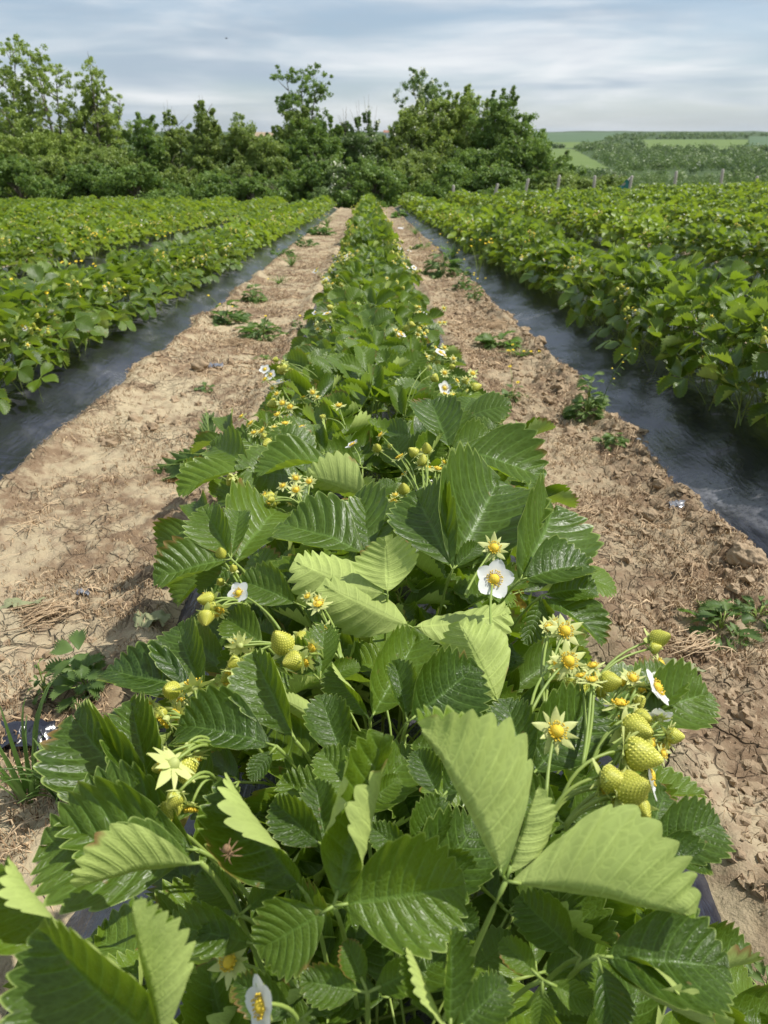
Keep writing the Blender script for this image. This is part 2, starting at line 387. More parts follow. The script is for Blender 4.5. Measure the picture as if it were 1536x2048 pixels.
BEDNAME = {0: 'the central strawberry row', -1: 'the row left of the left furrow', 1: 'the row right of the right furrow',
           -2: 'the second row to the left', 2: 'the second row to the right', -3: 'the third row to the left', 3: 'the third row to the right'}
ORD = 'zeroth first second third fourth fifth sixth seventh eighth ninth tenth eleventh twelfth thirteenth fourteenth fifteenth sixteenth'.split()
def bedname(k): return BEDNAME.get(k, 'the %s row to the %s' % (ORD[abs(k)], 'left' if k < 0 else 'right'))
for k, (c, hw) in BEDS.items():
    e = hw + 0.055; nu = 61 if abs(k) < 2 else (25 if abs(k) < 4 else 13)
    uu = np.linspace(-e, e, nu); yy = []; y = -1.5
    while y < YEND: yy.append(y); y += (0.02 if y < 3 else 0.01 * y) * (1 if abs(k) < 2 else 4)
    yy.append(YEND); yy = np.array(yy); UU, YY = np.meshgrid(uu, yy, indexing='ij'); XX = UU + c
    z = bed_profile(UU, hw) - 0.03 * sm(hw - 0.02, e, np.abs(UU)) * 1.6
    z = z + 0.014 * (fbm(XX * 5, YY * 3.0, 3, 41) - 0.5) + 0.004 * (np.abs(fbm(XX * 22 + YY * 9, YY * 5, 3, 43) - 0.5) * 2)
    mb = MB(); mb.add(np.stack([XX, YY, TH(XX, YY) + z], -1).reshape(-1, 3), gridf(nu, len(yy))[:, [3, 2, 1, 0]][:, ::-1])
    o = obj('mulch_film', mb.mesh('mulch_film', M_FILM)); o['label'] = 'black plastic mulch film stretched under ' + bedname(k)
    o['category'] = 'plastic film'; o['group'] = 'plastic films covering the beds'

# ------------------------------------------------------------------ far terrain
def lin(c): return tuple((v / 255 / 12.92 if v / 255 <= .04045 else ((v / 255 + .055) / 1.055) ** 2.4) for v in c)
az = np.concatenate([np.linspace(-180, -42, 40), np.linspace(-41, 41, 420), np.linspace(42, 180, 40)])
rr = np.concatenate([np.linspace(0.5, 28, 20), np.geomspace(29, 9000, 330)])
A, RR = np.meshgrid(np.radians(az), rr, indexing='ij')
FX, FY = np.sin(A) * RR, np.cos(A) * RR
FZ = TH(FX, FY)
inside = (FY > -1.8) & (FY < 30) & (np.abs(FX) < 48)
FZ = FZ - np.where(inside, 0.35, 0.35 * sm(36, 30, FY) * sm(55, 48, np.abs(FX)))
FZ = FZ + sm(120, 500, RR) * (fbm(FX / 260, FY / 260, 4, 91) - 0.5) * RR * 0.006
def far_px(X, Y, Z):
    d = np.stack([X, Y, Z - HC], -1); z = d @ np.array(CF); z = np.where(z < .1, .1, z)
    return 768 + FPX * (d @ np.array(CR)) / z, 1024 - FPX * (d @ np.array(CU)) / z
def cover(X, Y, Z, Rr):
    """0 meadow, 1 bright crop, 2 wood, 3 blue-green crop, 4 pale field"""
    px, py = far_px(X, Y, Z); f = Y > 60
    c = np.where(Rr > 60, 2, 0)
    b2 = f & (px < 1150 + (py - 300) * 1.9) & (py > 297 + (px - 1100) * 0.02) & (py < 356) & (px > 1000)
    b1 = f & (py < 296) & (py > 265) & (px > 960) & (px < 1225 - (py - 275) * 3.5)
    b1b = b1 & (py > 284)
    b3 = f & (py > 279) & (py < 299) & (px > 1285) & (px < 1510)
    b4 = f & (py > 273) & (py < 296) & (px >= 1500 - (py - 275) * 0.5)
    b5 = f & (py < 272) & (px > 1200)
    b6 = f & (px > 480) & (px < 600) & (py < 276) & (py > 262)
    c = np.where(b1, 3, c); c = np.where(b1b | b2 | b3, 1, c); c = np.where(b4, 3, c); c = np.where(b6, 4, c)
    return c
CV = cover(FX, FY, FZ, RR)
def far_mat():
    m, t = newmat('far land'); tc = t.node('ShaderNodeTexCoord').outputs['Object']
    k = t.node('ShaderNodeAttribute', attribute_name='tint').outputs['Fac']
    n = t.noise(tc, 0.05, 6, 0.6); n2 = t.noise(tc, 0.6, 4, 0.6)
    def band(lo, hi): return t.math('MULTIPLY', t.math('GREATER_THAN', k, lo), t.math('LESS_THAN', k, hi))
    c = t.mix(n, (0.06, 0.11, 0.03, 1), (0.11, 0.16, 0.05, 1))
    c = t.mix(band(0.125, 0.375), c, t.mix(n, (0.115, 0.175, 0.05, 1), (0.165, 0.215, 0.07, 1)))
    c = t.mix(band(0.375, 0.625), c, t.mix(n2, (0.045, 0.075, 0.03, 1), (0.09, 0.13, 0.05, 1)))
    c = t.mix(band(0.625, 0.875), c, t.mix(n, (0.085, 0.14, 0.075, 1), (0.115, 0.165, 0.085, 1)))
    c = t.mix(t.math('GREATER_THAN', k, 0.875), c, (0.36, 0.27, 0.16, 1))
    pr = t.node('ShaderNodeBsdfPrincipled', {'Base Color': c, 'Roughness': 0.95, 'Specular IOR Level': 0.1})
    finish(t, pr.outputs[0]); return m
mb = MB(); mb.add(np.stack([FX, FY, FZ], -1).reshape(-1, 3), gridf(len(az), len(rr))[:, ::-1], None, CV.ravel() / 4.0)
obj('terrain', mb.mesh('terrain', far_mat()), kind='structure')

# ------------------------------------------------------------------ leaflet geometry
def leaflet(L=0.08, Wd=0.85, nt=41, ns=6, fold=0.25, curl=0.5, bend=-0.6, wav=0.3, pleat=1.0, rs=0, tooth=1.0, asym=0.0, tip=0.0):
    """one toothed leaflet; base at origin, midrib along +y, top side +z. Returns V,F,UV"""
    rng = random.Random(rs)
    T = np.linspace(0, 1, nt); S = np.linspace(-1, 1, 2 * ns + 1)
    S = np.sign(S) * np.abs(S) ** 0.85
    g = np.clip(T + 0.20 * np.sin(np.pi * np.clip(T, 0, 1)) ** 1.1, 0, 1)
    g = g / g.max()
    f = np.sin(np.pi * np.clip(g, 0, 1) ** 1.22) ** 0.70 * (0.80 + 0.20 * sm(0, 0.5, g)); f[-1] = 0
    f = f / f.max() * Wd * 0.5
    ph = (T * NTEETH) % 1.0
    tt = 1 - np.abs(ph - 0.5) * 2                      # peak at 0.5
    amp = 0.068 * tooth * sm(0.16, 0.34, T) * (1 - 0.35 * sm(0.85, 1, T))
    tw_ = amp * (tt ** 0.75 - 0.5)
    sgn = (np.sign(S)[None, :] > 0) * 1.0
    irr = 0.55 + 0.9 * vn(T[:, None] * 11 + rs * 0.7, sgn * 13 + rs, rs % 31)
    tw0 = tw_; tw_ = tw_[:, None] * irr; f = f[:, None] * (0.94 + 0.12 * vn(T[:, None] * 3.3 + rs, sgn * 7 + rs, 5)); g = g[:, None]
    T2 = T[:, None] + 0 * sgn
    mx = f + tw_ * 0.85 * (1 - 0.5 * sm(.9, 1, T2)); my = g + tw_ * 0.75
    mx = np.where(T2 >= 0.999, 0.0, np.maximum(mx, 0.004)); mx[0] = 0.006
    mid = T * 0.93
    a = np.abs(S)[None, :]
    y = mid[:, None] * (1 - a ** 1.3) + my * a ** 1.3
    r = mx * a * (1 + asym * np.sign(S)[None, :])
    # surface relief: between lateral veins the blade puffs up
    pu = np.abs(np.sin(np.pi * (T * NTEETH - 0.5)))[:, None]
    pn = 0.45 + 1.1 * vn(T[:, None] * 6 + rs, S[None, :] * 2.5 + rs * 1.7, rs % 50)
    z = pleat * 0.015 * pn * (pu - 0.5) * (a ** 0.7) * (1 - 0.3 * a ** 4) * sm(0, .15, T)[:, None] - 0.010 * np.exp(-(a / 0.08) ** 2)
    fi = [rng.uniform(0, 6.28) for _ in range(4)]; sg = np.sign(S)[None, :]
    z = z + 0.035 * (vn(T[:, None] * 5 + rs * 1.3, S[None, :] * 2 + rs * 2.1, rs % 40 + 3) - 0.5) * sm(0, .2, T)[:, None]
    z = z + wav * 0.09 * a ** 1.5 * (np.sin(T * 7 + fi[0])[:, None] * (sg > 0) + np.sin(T * 6 + fi[1])[:, None] * (sg <= 0))
    phi = fold + curl * (r / (Wd * 0.5)) ** 1.3 * (1 + tip * T[:, None])
    x = sg * r * np.cos(phi) - sg * z * np.sin(phi) * 0.5; z = r * np.sin(phi) + z * np.cos(phi)
    # bend along the midrib
    kk = bend + 0.0 * y; an = kk * y; k_ = np.where(np.abs(kk) < 1e-3, 1e-3, kk); an = k_ * y
    Y = np.sin(an) / k_ - z * np.sin(an); Z = (1 - np.cos(an)) / k_ + z * np.cos(an)
    tw2 = rng.uniform(-0.5, 0.5) * y
    X = x * np.cos(tw2) - 0 * x
    V = np.stack([x, Y, Z + x * np.sin(tw2)], -1).reshape(-1, 3) * L
    UV = np.stack([np.repeat(T, 2 * ns + 1), np.tile(S, nt)], 1)
    return V, gridf(nt, 2 * ns + 1)[:, ::-1], UV
def put_leaflet(mb, M4, tint=0.5, M=0, **kw):
    V, F, U = leaflet(**kw); A = np.array(M4)
    mb.add(V @ A[:3, :3].T + A[:3, 3], F, U, tint, M)

def trifoliate(mb, rs, L=0.08, nt=37, ns=5, tint=0.5, petiole=True, tooth=1.0, k=6, cup=None):
    rng = random.Random(rs)
    fold = rng.uniform(0.12, 0.5); curl = rng.uniform(0.1, 0.9) * rng.choice([1, 1, 1, -0.35]); bend = rng.uniform(-1.1, 0.35)
    if cup is not None: fold, curl = cup
    for i, (an, sc_) in enumerate(((0, 1.0), (R(rng.uniform(68, 86)), 0.93), (R(-rng.uniform(68, 86)), 0.93))):
        dirv = Vector((math.sin(an), math.cos(an), rng.uniform(-0.12, 0.22)))
        nrm = Vector((rng.uniform(-.18, .18) - 0.28 * math.sin(an), rng.uniform(-.18, .1), 1))
        o = dirv.normalized() * L * 0.06
        put_leaflet(mb, frame(o, dirv, nrm), tint + rng.uniform(-.08, .08), 0, L=L * sc_ * rng.uniform(.92, 1.05), Wd=rng.uniform(.78, .92), nt=nt, ns=ns,
                    fold=fold * rng.uniform(.8, 1.2), curl=curl, bend=bend * rng.uniform(.7, 1.2), wav=rng.uniform(.1, .5), rs=rs * 7 + i, tooth=tooth, asym=0.06 * (i == 1) - 0.06 * (i == 2))
        tube(mb, [(0, 0, 0), o * 1.6], L * 0.014, 6, 0.6, 1)
    if petiole:
        Lp = 0.19
        tube(mb, bez((0, 0, -0.0005), (0, -0.045, -0.02), (rng.uniform(-.02, .02), -0.07, -Lp), 7), [0.0010, 0.0011, 0.0012, 0.0012, 0.0013, 0.0014, 0.0015], k, 0.5, 1)
random.seed(5)
LEAFV = []
for i in range(16):
    mb = MB(); trifoliate(mb, 100 + i, 0.074, tint=random.uniform(0.15, 0.7)); LEAFV.append(mb.mesh('leaf', [M_LEAF, M_STALK]))

# ------------------------------------------------------------------ flowers and berries (unit builders, z = facing direction)
def dome(mb, r, h, z0=0.0, n=7, k=12, T=0.5, M=0, jit=0.0, rs=0):
    rng = random.Random(rs); V = []
    for i in range(n):
        a = math.pi / 2 * i / (n - 1)
        for q in range(k):
            b = 2 * math.pi * q / k; rr_ = r * math.cos(a) * (1 + rng.uniform(-jit, jit))
            V.append((rr_ * math.cos(b), rr_ * math.sin(b), z0 + h * math.sin(a)))
    F = [(i * k + q, i * k + (q + 1) % k, (i + 1) * k + (q + 1) % k, (i + 1) * k + q) for i in range(n - 1) for q in range(k)]
    mb.add(V, F, None, T, M)
def blade(mb, ang, r0, r1, w, z0, z1, pw=1.0, n=7, m=5, T=0.5, M=0, cup=0.2, notch=0.0, rnd=0.5, droop=0.0):
    """petal or sepal radiating at angle ang"""
    t_ = np.linspace(0, 1, n)[:, None]; s_ = np.linspace(-1, 1, m)[None, :]
    wid = w * (np.sin(np.pi * np.clip(t_, 0, 1) ** pw * 0.985 + 0.015) ** rnd)
    rr_ = r0 + (r1 - r0) * t_ * (1 - notch * (1 - s_ ** 2) * t_ ** 3) + 0 * s_
    x = rr_; y = wid * s_ * 0.5; z = z0 + (z1 - z0) * t_ ** 1.4 + cup * w * (s_ ** 2) * t_ - droop * t_ ** 3
    c, s = math.cos(ang), math.sin(ang)
    V = np.stack([x * c - y * s, x * s + y * c, z + 0 * x], -1).reshape(-1, 3)
    mb.add(V, gridf(n, m)[:, ::-1], None, T, M)
def stamens(mb, r, n, h, rs, sz=0.0007, M=0):
    rng = random.Random(rs)
    for i in range(n):
        a = 2 * math.pi * i / n + rng.uniform(-.1, .1); r1 = r * rng.uniform(1.05, 1.45)
        p0 = Vector((math.cos(a) * r * .8, math.sin(a) * r * .8, 0.0006)); p1 = Vector((math.cos(a) * r1, math.sin(a) * r1, h * rng.uniform(.6, 1.1)))
        tube(mb, [p0, p1], sz * .35, 4, .5, M); tube(mb, [p1, p1 + Vector((0, 0, sz * 1.2)), p1 + Vector((0, 0, sz * 2))], [sz * .6, sz, sz * .3], 4, .5, M)
def build_flower(rs, white=True, R0=0.014, hi=True):
    """meshes: petals(or None), centre, calyx. unit: metres"""
    rng = random.Random(rs); ms = {}
    if white:
        mb = MB()
        for i in range(5):
            a = i * 2 * math.pi / 5 + rng.uniform(-.08, .08)
            blade(mb, a, 0.002, R0 * rng.uniform(.95, 1.05), R0 * rng.uniform(.86, .98), 0.0004 + 0.0003 * (i % 2), R0 * rng.uniform(.05, .22), 0.72, 8, 7, cup=rng.uniform(.02, .15), notch=.05, rnd=.55)
        ms['petals'] = mb.mesh('petals', M_PETAL)
    mb = MB(); dome(mb, R0 * .27, R0 * .24, 0.0008, jit=.05, rs=rs)
    if hi: stamens(mb, R0 * .3, 22, R0 * .16, rs)
    ms['flower_centre'] = mb.mesh('flower_centre', M_CENTRE if rng.random() < .6 or white else M_CENTRE2)
    mb = MB(); Rs = R0 * (.78 if white else 1.0)
    for i in range(10):
        a = i * math.pi / 5 + .31 + rng.uniform(-.08, .08); big = i % 2 == 0
        blade(mb, a, 0.0015, Rs * (1.0 if big else .86) * rng.uniform(.9, 1.1), Rs * (.40 if big else .24), -0.0006 * (1 + i % 2), rng.uniform(-.2, .35) * Rs * (0.3 if white else 1), .62, 7, 3, T=(.25 if white else rng.uniform(.6, 1)), cup=-.2, rnd=.8)
    dome(mb, R0 * .22, -R0 * .3, 0, 5, 10, T=.5); ms['calyx'] = mb.mesh('calyx', M_SEPAL)
    return ms
def build_berry(rs, Lb=0.018, Rb=0.009, hi=True):
    """berry along +z with calyx at origin"""
    rng = random.Random(rs); mb = MB(); n, k = 14, 16; zs = np.linspace(0, 1, n); V = []
    def prof(q): return Rb * (math.sin(math.pi * min(1, q ** .62 * .985 + .01)) ** .62) * (1.0 - .25 * q)
    for q in zs:
        for j in range(k):
            b = 2 * math.pi * j / k; r = prof(q) * (1 + .03 * math.sin(3 * b + rs)); V.append((r * math.cos(b), r * math.sin(b), q * Lb))
    F = [(i * k + q, i * k + (q + 1) % k, (i + 1) * k + (q + 1) % k, (i + 1) * k + q) for i in range(n - 1) for q in range(k)]
    mb.add(V, F); ms = {'berry': mb.mesh('strawberry', M_BERRY)}
    mb = MB(); N = 230 if hi else 60; sz = Rb * .062 * (1 if hi else 1.5)
    for i in range(N):
        q = .06 + .92 * (i + .5) / N; b = i * 2.39996; r = prof(q); p = Vector((r * math.cos(b), r * math.sin(b), q * Lb))
        nn = Vector((math.cos(b), math.sin(b), .45 * (q - .3))).normalized(); a = nn.cross(Vector((0, 0, 1))).normalized(); c = a.cross(nn)
        V = [p + a * sz * .9, p + c * sz * 1.5, p - a * sz * .9, p - c * sz * 1.5, p + nn * sz * 1.0]
        mb.add([tuple(v) for v in V], [(0, 1, 4, 4), (1, 2, 4, 4), (2, 3, 4, 4), (3, 0, 4, 4)] if False else [(0, 1, 2, 4), (0, 4, 2, 3)])
    ms['seeds'] = mb.mesh('seeds', M_SEED)
    mb = MB()
    for i in range(10):
        a = i * math.pi / 5 + rng.uniform(-.1, .1); big = i % 2 == 0; rl = Rb * rng.uniform(1.2, 1.7) * (1 if big else .8)
        z1 = rng.uniform(-.5, .9) * Rb
        blade(mb, a, 0.0012, rl, Rb * (.75 if big else .42), -0.0004 * (i % 2) - .0006, z1, .62, 7, 3, T=rng.uniform(.2, .9), cup=-.2, rnd=.8)
    ms['calyx'] = mb.mesh('calyx', M_SEPAL); return ms
FLW = [build_flower(i, True, .0145) for i in range(3)]; FLS = [build_flower(10 + i, False, .0135) for i in range(4)]
BER = [build_berry(20 + i, Lb, Rb) for i, (Lb, Rb) in enumerate(((.020, .0100), (.017, .0095), (.013, .007), (.022, .0105)))]
def stalk_mesh(pts, r=0.0011, k=6):
    mb = MB(); n = len(pts); tube(mb, pts, [r * (1.25 - .35 * i / (n - 1)) for i in range(n)], k); return mb.mesh('flower_stalk', M_STALK)
def inv(parent, M4): return parent.matrix_world.inverted() @ M4 if False else Matrix.Translation(-parent.location) @ M4
def put_flower(parent, pos, nrm, kind='white', scale=1.0, root=None, v=0, label=None, spin=0.0):
    """a flower or berry of the plant `parent`, at world pos facing nrm, with a stalk from root"""
    pos = Vector(pos); nrm = Vector(nrm).normalized()
    q = nrm.to_track_quat('Z', 'Y').to_matrix().to_4x4(); M4 = Matrix.Translation(pos) @ q @ Matrix.Rotation(spin, 4, 'Z') @ Matrix.Scale(scale, 4)
    if kind == 'berry':
        s = BER[v % len(BER)]; o = obj('strawberry', s['berry'], parent, inv(parent, M4)); obj('seeds', s['seeds'], o); obj('calyx', s['calyx'], o)
    else:
        s = FLW[v % 3] if kind == 'white' else FLS[v % 4]
        o = obj('flower', s['flower_centre'], parent, inv(parent, M4))
        if 'petals' in s: obj('petals', s['petals'], o)
        obj('calyx', s['calyx'], o)
    if label: o['label'] = label
    if root is not None:
        root = Vector(root); mid = (root + pos) * .5 - nrm * (pos - root).length * .25 + Vector((0, 0, .25 * (pos - root).length if kind == 'berry' else 0.01))
        pts = [p - pos for p in bez(root, mid, pos - nrm * .0015 * scale, 8)]
        Mi = M4.to_3x3().inverted(); pts = [Mi @ p for p in pts]
        obj('flower_stalk', stalk_mesh(pts, .0011 / scale), o)
    return o

# ------------------------------------------------------------------ the central row: plants with individual leaves
rnd = random.Random(11)
YSTEP = 0.27
def zc(y): return TH1(0, y)
CENT = []
NEARN = 20
for i in range(NEARN):
    y = -0.03 + i * YSTEP
    lab = ['strawberry plant at the bottom edge of the picture, nearest the camera in the central row'] + [None] * NEARN
    l = lab[i] or 'leafy strawberry plant, %s from the camera along the central row' % (ORD[i + 1] if i < 16 else ['seventeenth', 'eighteenth', 'nineteenth', 'twentieth'][i - 16])
    p = thing('strawberry_plant', l, 'strawberry plant', (BEDS[0][0] + rnd.uniform(-.02, .02), y, zc(y) + 0.115), 'strawberry plants of the central row')
    CENT.append(p)
bpy.context.view_layer.update()
def dref(py, h=0.38):
    d = ray(768, py); return FPX * (HC - h) / (-(d.z + SL * d.y))
def D(px, py, d): return CAM + ray(px, py) * (d / FPX)
def nearest_plant(p): return min(CENT, key=lambda c: abs(c.location.y - p.y + 0.03))
TOP = (0, .5, .85); FACE = (0, .1, 1); UND = (0, -.2, -1)
# each leaf: junction (px, py, depth offset), leaflets: (tip px, tip py, depth follow a, width ratio, top normal, fold, curl, bend, tint)
HL = [
 # the big pale leaf seen from below, bottom right
 ((1012, 1762, -.045), [(832, 1440, -.15, .88, (.80, .35, -.62), .95, .15, -.10, .8), (1400, 1838, .3, .98, (.05, .92, -.62), .95, .15, -.12, .8), (1078, 1570, .1, .95, (.55, -.1, -.35), .75, .8, .25, .5)], 'pale green leaf turned to show its underside'),
 # upright cupped leaf, bottom middle
 ((667, 1812, -.02), [(768, 1462, .15, .80, (-.35, .1, 1), .45, 1.1, .3, .25), (935, 1770, .2, .95, (.0, .45, .9), .2, .3, -.3, .30), (515, 1900, .0, .95, (-.1, .3, 1), .15, .25, -.5, .30)], None),
 # left middle: broad leaf with the spider, pale margin
 ((612, 1790, -.01), [(445, 1555, .4, .92, (-.45, .3, .8), .50, .8, -.2, .12)], None),
 # pale underside leaf left
 ((402, 1725, -.05), [(148, 1776, .2, .95, (.0, .93, -.55), .9, .2, -.25, .75)], 'leaf folded over with a pale green underside and brown tip'),
 ((398, 1700, .02), [(75, 1690, .8, .85, TOP, .25, .3, -.4, .3), (150, 1590, .8, .7, TOP, .2, .3, -.4, .3)], None),
 # lower left corner, glossy and close
 ((330, 2095, -.035), [(75, 1850, .1, 1.0, (-.3, .35, .9), .30, .35, -.5, .32), (262, 1800, -.1, .6, (.9, .1, -.5), .9, .3, .2, .75)], None),
 ((150, 1905, -.05), [(5, 1722, .2, 1.05, (-.35, .2, .9), .5, .7, .0, .85)], None),
 # left edge pair, dark, upright
 ((315, 1640, .03), [(140, 1425, .5, .72, (-.2, .3, .9), .35, .4, -.3, .2), (262, 1398, .5, .66, (.05, .3, .9), .45, .4, -.2, .3), (120, 1650, .9, .7, TOP, .2, .4, -.5, .25)], None),
 ((552, 1492, .0), [(352, 1450, .6, .72, (-.05, .75, .6), .25, .4, -.5, .2), (500, 1560, .4, .7, TOP, .2, .3, -.4, .3)], None),
 ((592, 1482, .0), [(505, 1305, .35, .72, (-.35, .2, .9), .45, .35, -.2, .2)], None),
 ((640, 1440, .03), [(560, 1395, .2, .8, UND, .3, .7, .1, .6)], None),
 ((520, 1890, .03), [(335, 1845, .7, .62, TOP, .2, .4, -.5, .2)], None),
 ((900, 2075, -.01), [(815, 1890, .2, .5, (-.7, .1, .5), .9, .4, .1, .5), (905, 1850, .2, .55, (.4, .1, .9), .5, .3, .0, .35), (1010, 1960, .6, .8, TOP, .3, .3, -.4, .2)], None),
 ((1160, 1915, .03), [(1035, 1790, .5, .85, (-.1, .4, .9), .2, .5, -.4, .08), (1110, 2020, .2, .8, TOP, .2, .3, -.4, .1)], None),
 ((1195, 1912, .0), [(1455, 1935, .3, .95, (.1, .6, .75), .35, .3, -.5, .2), (1430, 2040, .2, .75, (.1, .5, .85), .5, 1.2, -.2, .3), (1230, 2060, .2, .8, TOP, .3, .3, -.4, .12)], None),
 ((1285, 1700, .03), [(1440, 1645, .8, .8, TOP, .2, .3, -.7, .1), (1425, 1740, .9, .8, (.3, .7, .5), .2, .4, -.7, .12), (1330, 1580, .9, .8, TOP, .2, .3, -.6, .1)], None),
 ((1265, 1440, .03), [(1420, 1385, .7, .85, (.1, .6, .75), .2, .3, -.5, .1), (1330, 1330, .7, .7, TOP, .2, .3, -.4, .15)], None),
 ((1060, 1555, .03), [(1190, 1400, .6, .8, TOP, .2, .4, -.3, .2), (1010, 1395, .5, .75, (-.2, .3, .9), .3, .3, -.3, .2)], None),
 # middle: dark leaf with pale one behind
 ((815, 1445, .0), [(955, 1330, .3, 1.05, (.1, .3, .95), .25, .35, -.3, .1), (790, 1320, .4, .7, (.2, .2, .9), .4, .5, .0, .25)], None),
 ((1000, 1410, .02), [(915, 1240, .2, .95, UND, .2, .3, .2, .75)], 'leaf held upright with its pale underside to the camera'),
 ((740, 1440, .03), [(838, 1268, .5, .85, (.15, .35, .9), .35, .6, -.3, .42), (660, 1330, .5, .7, (-.6, .2, .7), .5, .5, .0, .2)], None),
 ((690, 1530, .03), [(640, 1390, .4, .8, TOP, .3, .3, -.3, .15), (760, 1560, .3, .8, TOP, .2, .3, -.4, .15)], None),
 ((825, 1255, .03), [(1025, 1225, .6, .8, (.0, -.7, -.6), .3, .3, -.2, .6), (640, 1165, .4, .75, (.0, -.5, -.8), .3, .4, -.1, .5)], None),
 # the bright cup in the middle
 ((775, 1190, .0), [(770, 1072, .1, 1.15, (0, .0, -1), .15, -.35, -1.0, 1.0), (585, 1120, .5, .85, (-.1, -.5, -.8), .2, .4, -.4, .8)], 'leaf cupped towards the sun with a glowing yellow-green back'),
 ((735, 1110, .03), [(560, 1050, .6, .85, (0, .75, .6), .2, .25, -.6, .6), (760, 1010, .7, .9, (0, .6, .75), .25, .3, -.5, .5), (690, 1000, .8, .8, TOP, .2, .3, -.5, .6)], None),
 ((905, 1140, .02), [(830, 985, .45, .82, (-.2, .3, .9), .35, .3, -.3, .2), (1000, 955, .5, .95, (.1, .3, .9), .35, .3, -.2, .3), (960, 1090, .4, .6, TOP, .3, .3, -.4, .2)], None),
 ((1040, 1160, .01), [(1185, 1130, .6, .9, (.1, .7, .65), .2, .35, -.6, .15), (1110, 1010, .6, .9, (.3, .3, .85), .35, .3, -.4, .35)], None),
 ((1085, 1190, .03), [(1210, 1290, .4, .8, (.4, .5, .7), .2, .3, -.6, .3), (1195, 1180, .8, .8, (.3, .6, .6), .2, .3, -.7, .3), (1050, 1290, .2, .6, (.2, .4, .9), .3, .3, -.3, .35)], None),
 ((462, 1118, .0), [(405, 1012, .3, .75, (-.25, .2, .95), .3, .3, -.1, .8), (305, 1160, .3, .8, (-.1, .7, .7), .2, .4, -.4, .6), (480, 1020, .6, .5, TOP, .3, .3, -.3, .6)], None),
 ((470, 1125, .06), [(560, 1015, .9, .8, TOP, .3, .3, -.4, .6), (400, 1190, .2, .8, TOP, .2, .3, -.5, .1)], None),
 ((405, 1392, .02), [(355, 1248, .5, .8, (-.2, .4, .9), .35, .3, -.3, .2), (205, 1340, .6, .7, (-.1, .8, .6), .2, .3, -.5, .05)], None),
 ((530, 1290, .05), [(450, 1235, .6, .8, TOP, .2, .3, -.4, .12), (600, 1300, .5, .8, TOP, .2, .3, -.4, .1)], None),
 ((600, 1210, .04), [(480, 1160, .6, .7, TOP, .2, .3, -.4, .15), (700, 1260, .3, .6, TOP, .2, .3, -.4, .15)], None),
 ((665, 920, .0), [(510, 948, .4, .95, (0, .8, .6), .2, .3, -.5, .7), (640, 1000, .0, .7, TOP, .3, .3, -.5, .5)], None),
 ((745, 1000, .02), [(610, 950, .4, .85, (0, .5, -.7), .3, .5, -.3, .5), (790, 965, .3, .8, TOP, .25, .2, -.4, .4)], None),
 ((500, 935, .02), [(355, 990, .3, .75, (-.1, .8, .6), .2, .3, -.6, .55), (420, 890, .9, .6, TOP, .2, .3, -.4, .4)], None),
 ((900, 900, .0), [(1090, 960, .4, .9, (.1, .7, .7), .2, .3, -.5, .5), (990, 880, .8, .8, TOP, .2, .3, -.5, .7), (860, 800, .4, .7, FACE, .3, .3, -.3, .3)], None),
 ((700, 1640, .06), [(830, 1500, .6, .8, TOP, .3, .3, -.3, .05), (560, 1560, .6, .8, TOP, .3, .3, -.3, .08)], None),
 ((820, 1830, .04), [(960, 1640, .6, .85, TOP, .3, .3, -.3, .1), (960, 1850, .4, .8, TOP, .3, .3, -.3, .08)], None),
 ((1130, 1650, .05), [(1250, 1560, .7, .8, TOP, .2, .3, -.3, .05), (1010, 1560, .5, .8, TOP, .2, .3, -.3, .05), (1190, 1740, .5, .8, TOP, .2, .3, -.3, .08)], None),
 ((430, 1600, .06), [(350, 1480, .6, .8, TOP, .2, .3, -.3, .05), (300, 1600, .7, .8, TOP, .2, .3, -.3, .08), (500, 1640, .3, .8, TOP, .2, .3, -.3, .08)], None),
 ((655, 1700, .02), [(545, 1600, .4, .8, (-.2, .4, .9), .3, .3, -.3, .15), (630, 1560, .5, .75, TOP, .3, .35, -.3, .2)], None),
 ((725, 1610, .025), [(640, 1500, .5, .8, TOP, .3, .3, -.3, .1), (800, 1555, .4, .8, (.2, .4, .9), .3, .4, -.3, .2), (720, 1490, .5, .7, TOP, .35, .3, -.2, .25)], None),
 ((735, 1985, .015), [(690, 1880, .4, .8, TOP, .25, .4, -.3, .12), (850, 1930, .3, .8, (.1, .5, .8), .3, .4, -.4, .2), (600, 1960, .2, .75, TOP, .3, .3, -.3, .15)], None),
 ((830, 1730, .025), [(880, 1590, .4, .8, TOP, .3, .4, -.3, .12), (740, 1650, .4, .7, TOP, .3, .3, -.3, .1), (960, 1760, .4, .8, TOP, .25, .3, -.4, .1)], None),
 ((1085, 1960, .02), [(1000, 1880, .4, .8, TOP, .3, .4, -.3, .15), (1080, 2060, .1, .8, TOP, .3, .4, -.3, .1), (1190, 2010, .3, .7, TOP, .3, .3, -.3, .2)], None),
 ((640, 1360, .03), [(560, 1290, .5, .75, TOP, .3, .3, -.3, .15), (720, 1330, .4, .8, (.1, .5, .8), .3, .4, -.3, .3), (650, 1250, .5, .7, TOP, .3, .3, -.3, .2)], None),
 ((880, 1600, .03), [(960, 1500, .5, .8, TOP, .3, .3, -.3, .1), (830, 1500, .5, .8, TOP, .3, .3, -.3, .1)], None),
 ((480, 1830, .02), [(400, 1740, .5, .75, TOP, .3, .3, -.3, .12), (560, 1760, .4, .7, TOP, .3, .4, -.3, .18), (400, 1900, .2, .8, TOP, .3, .3, -.4, .1)], None),
 ((600, 2040, .03), [(470, 1960, .5, .7, TOP, .3, .3, -.3, .1), (700, 1960, .5, .7, TOP, .3, .3, -.3, .12)], None),
]
hero_j = []
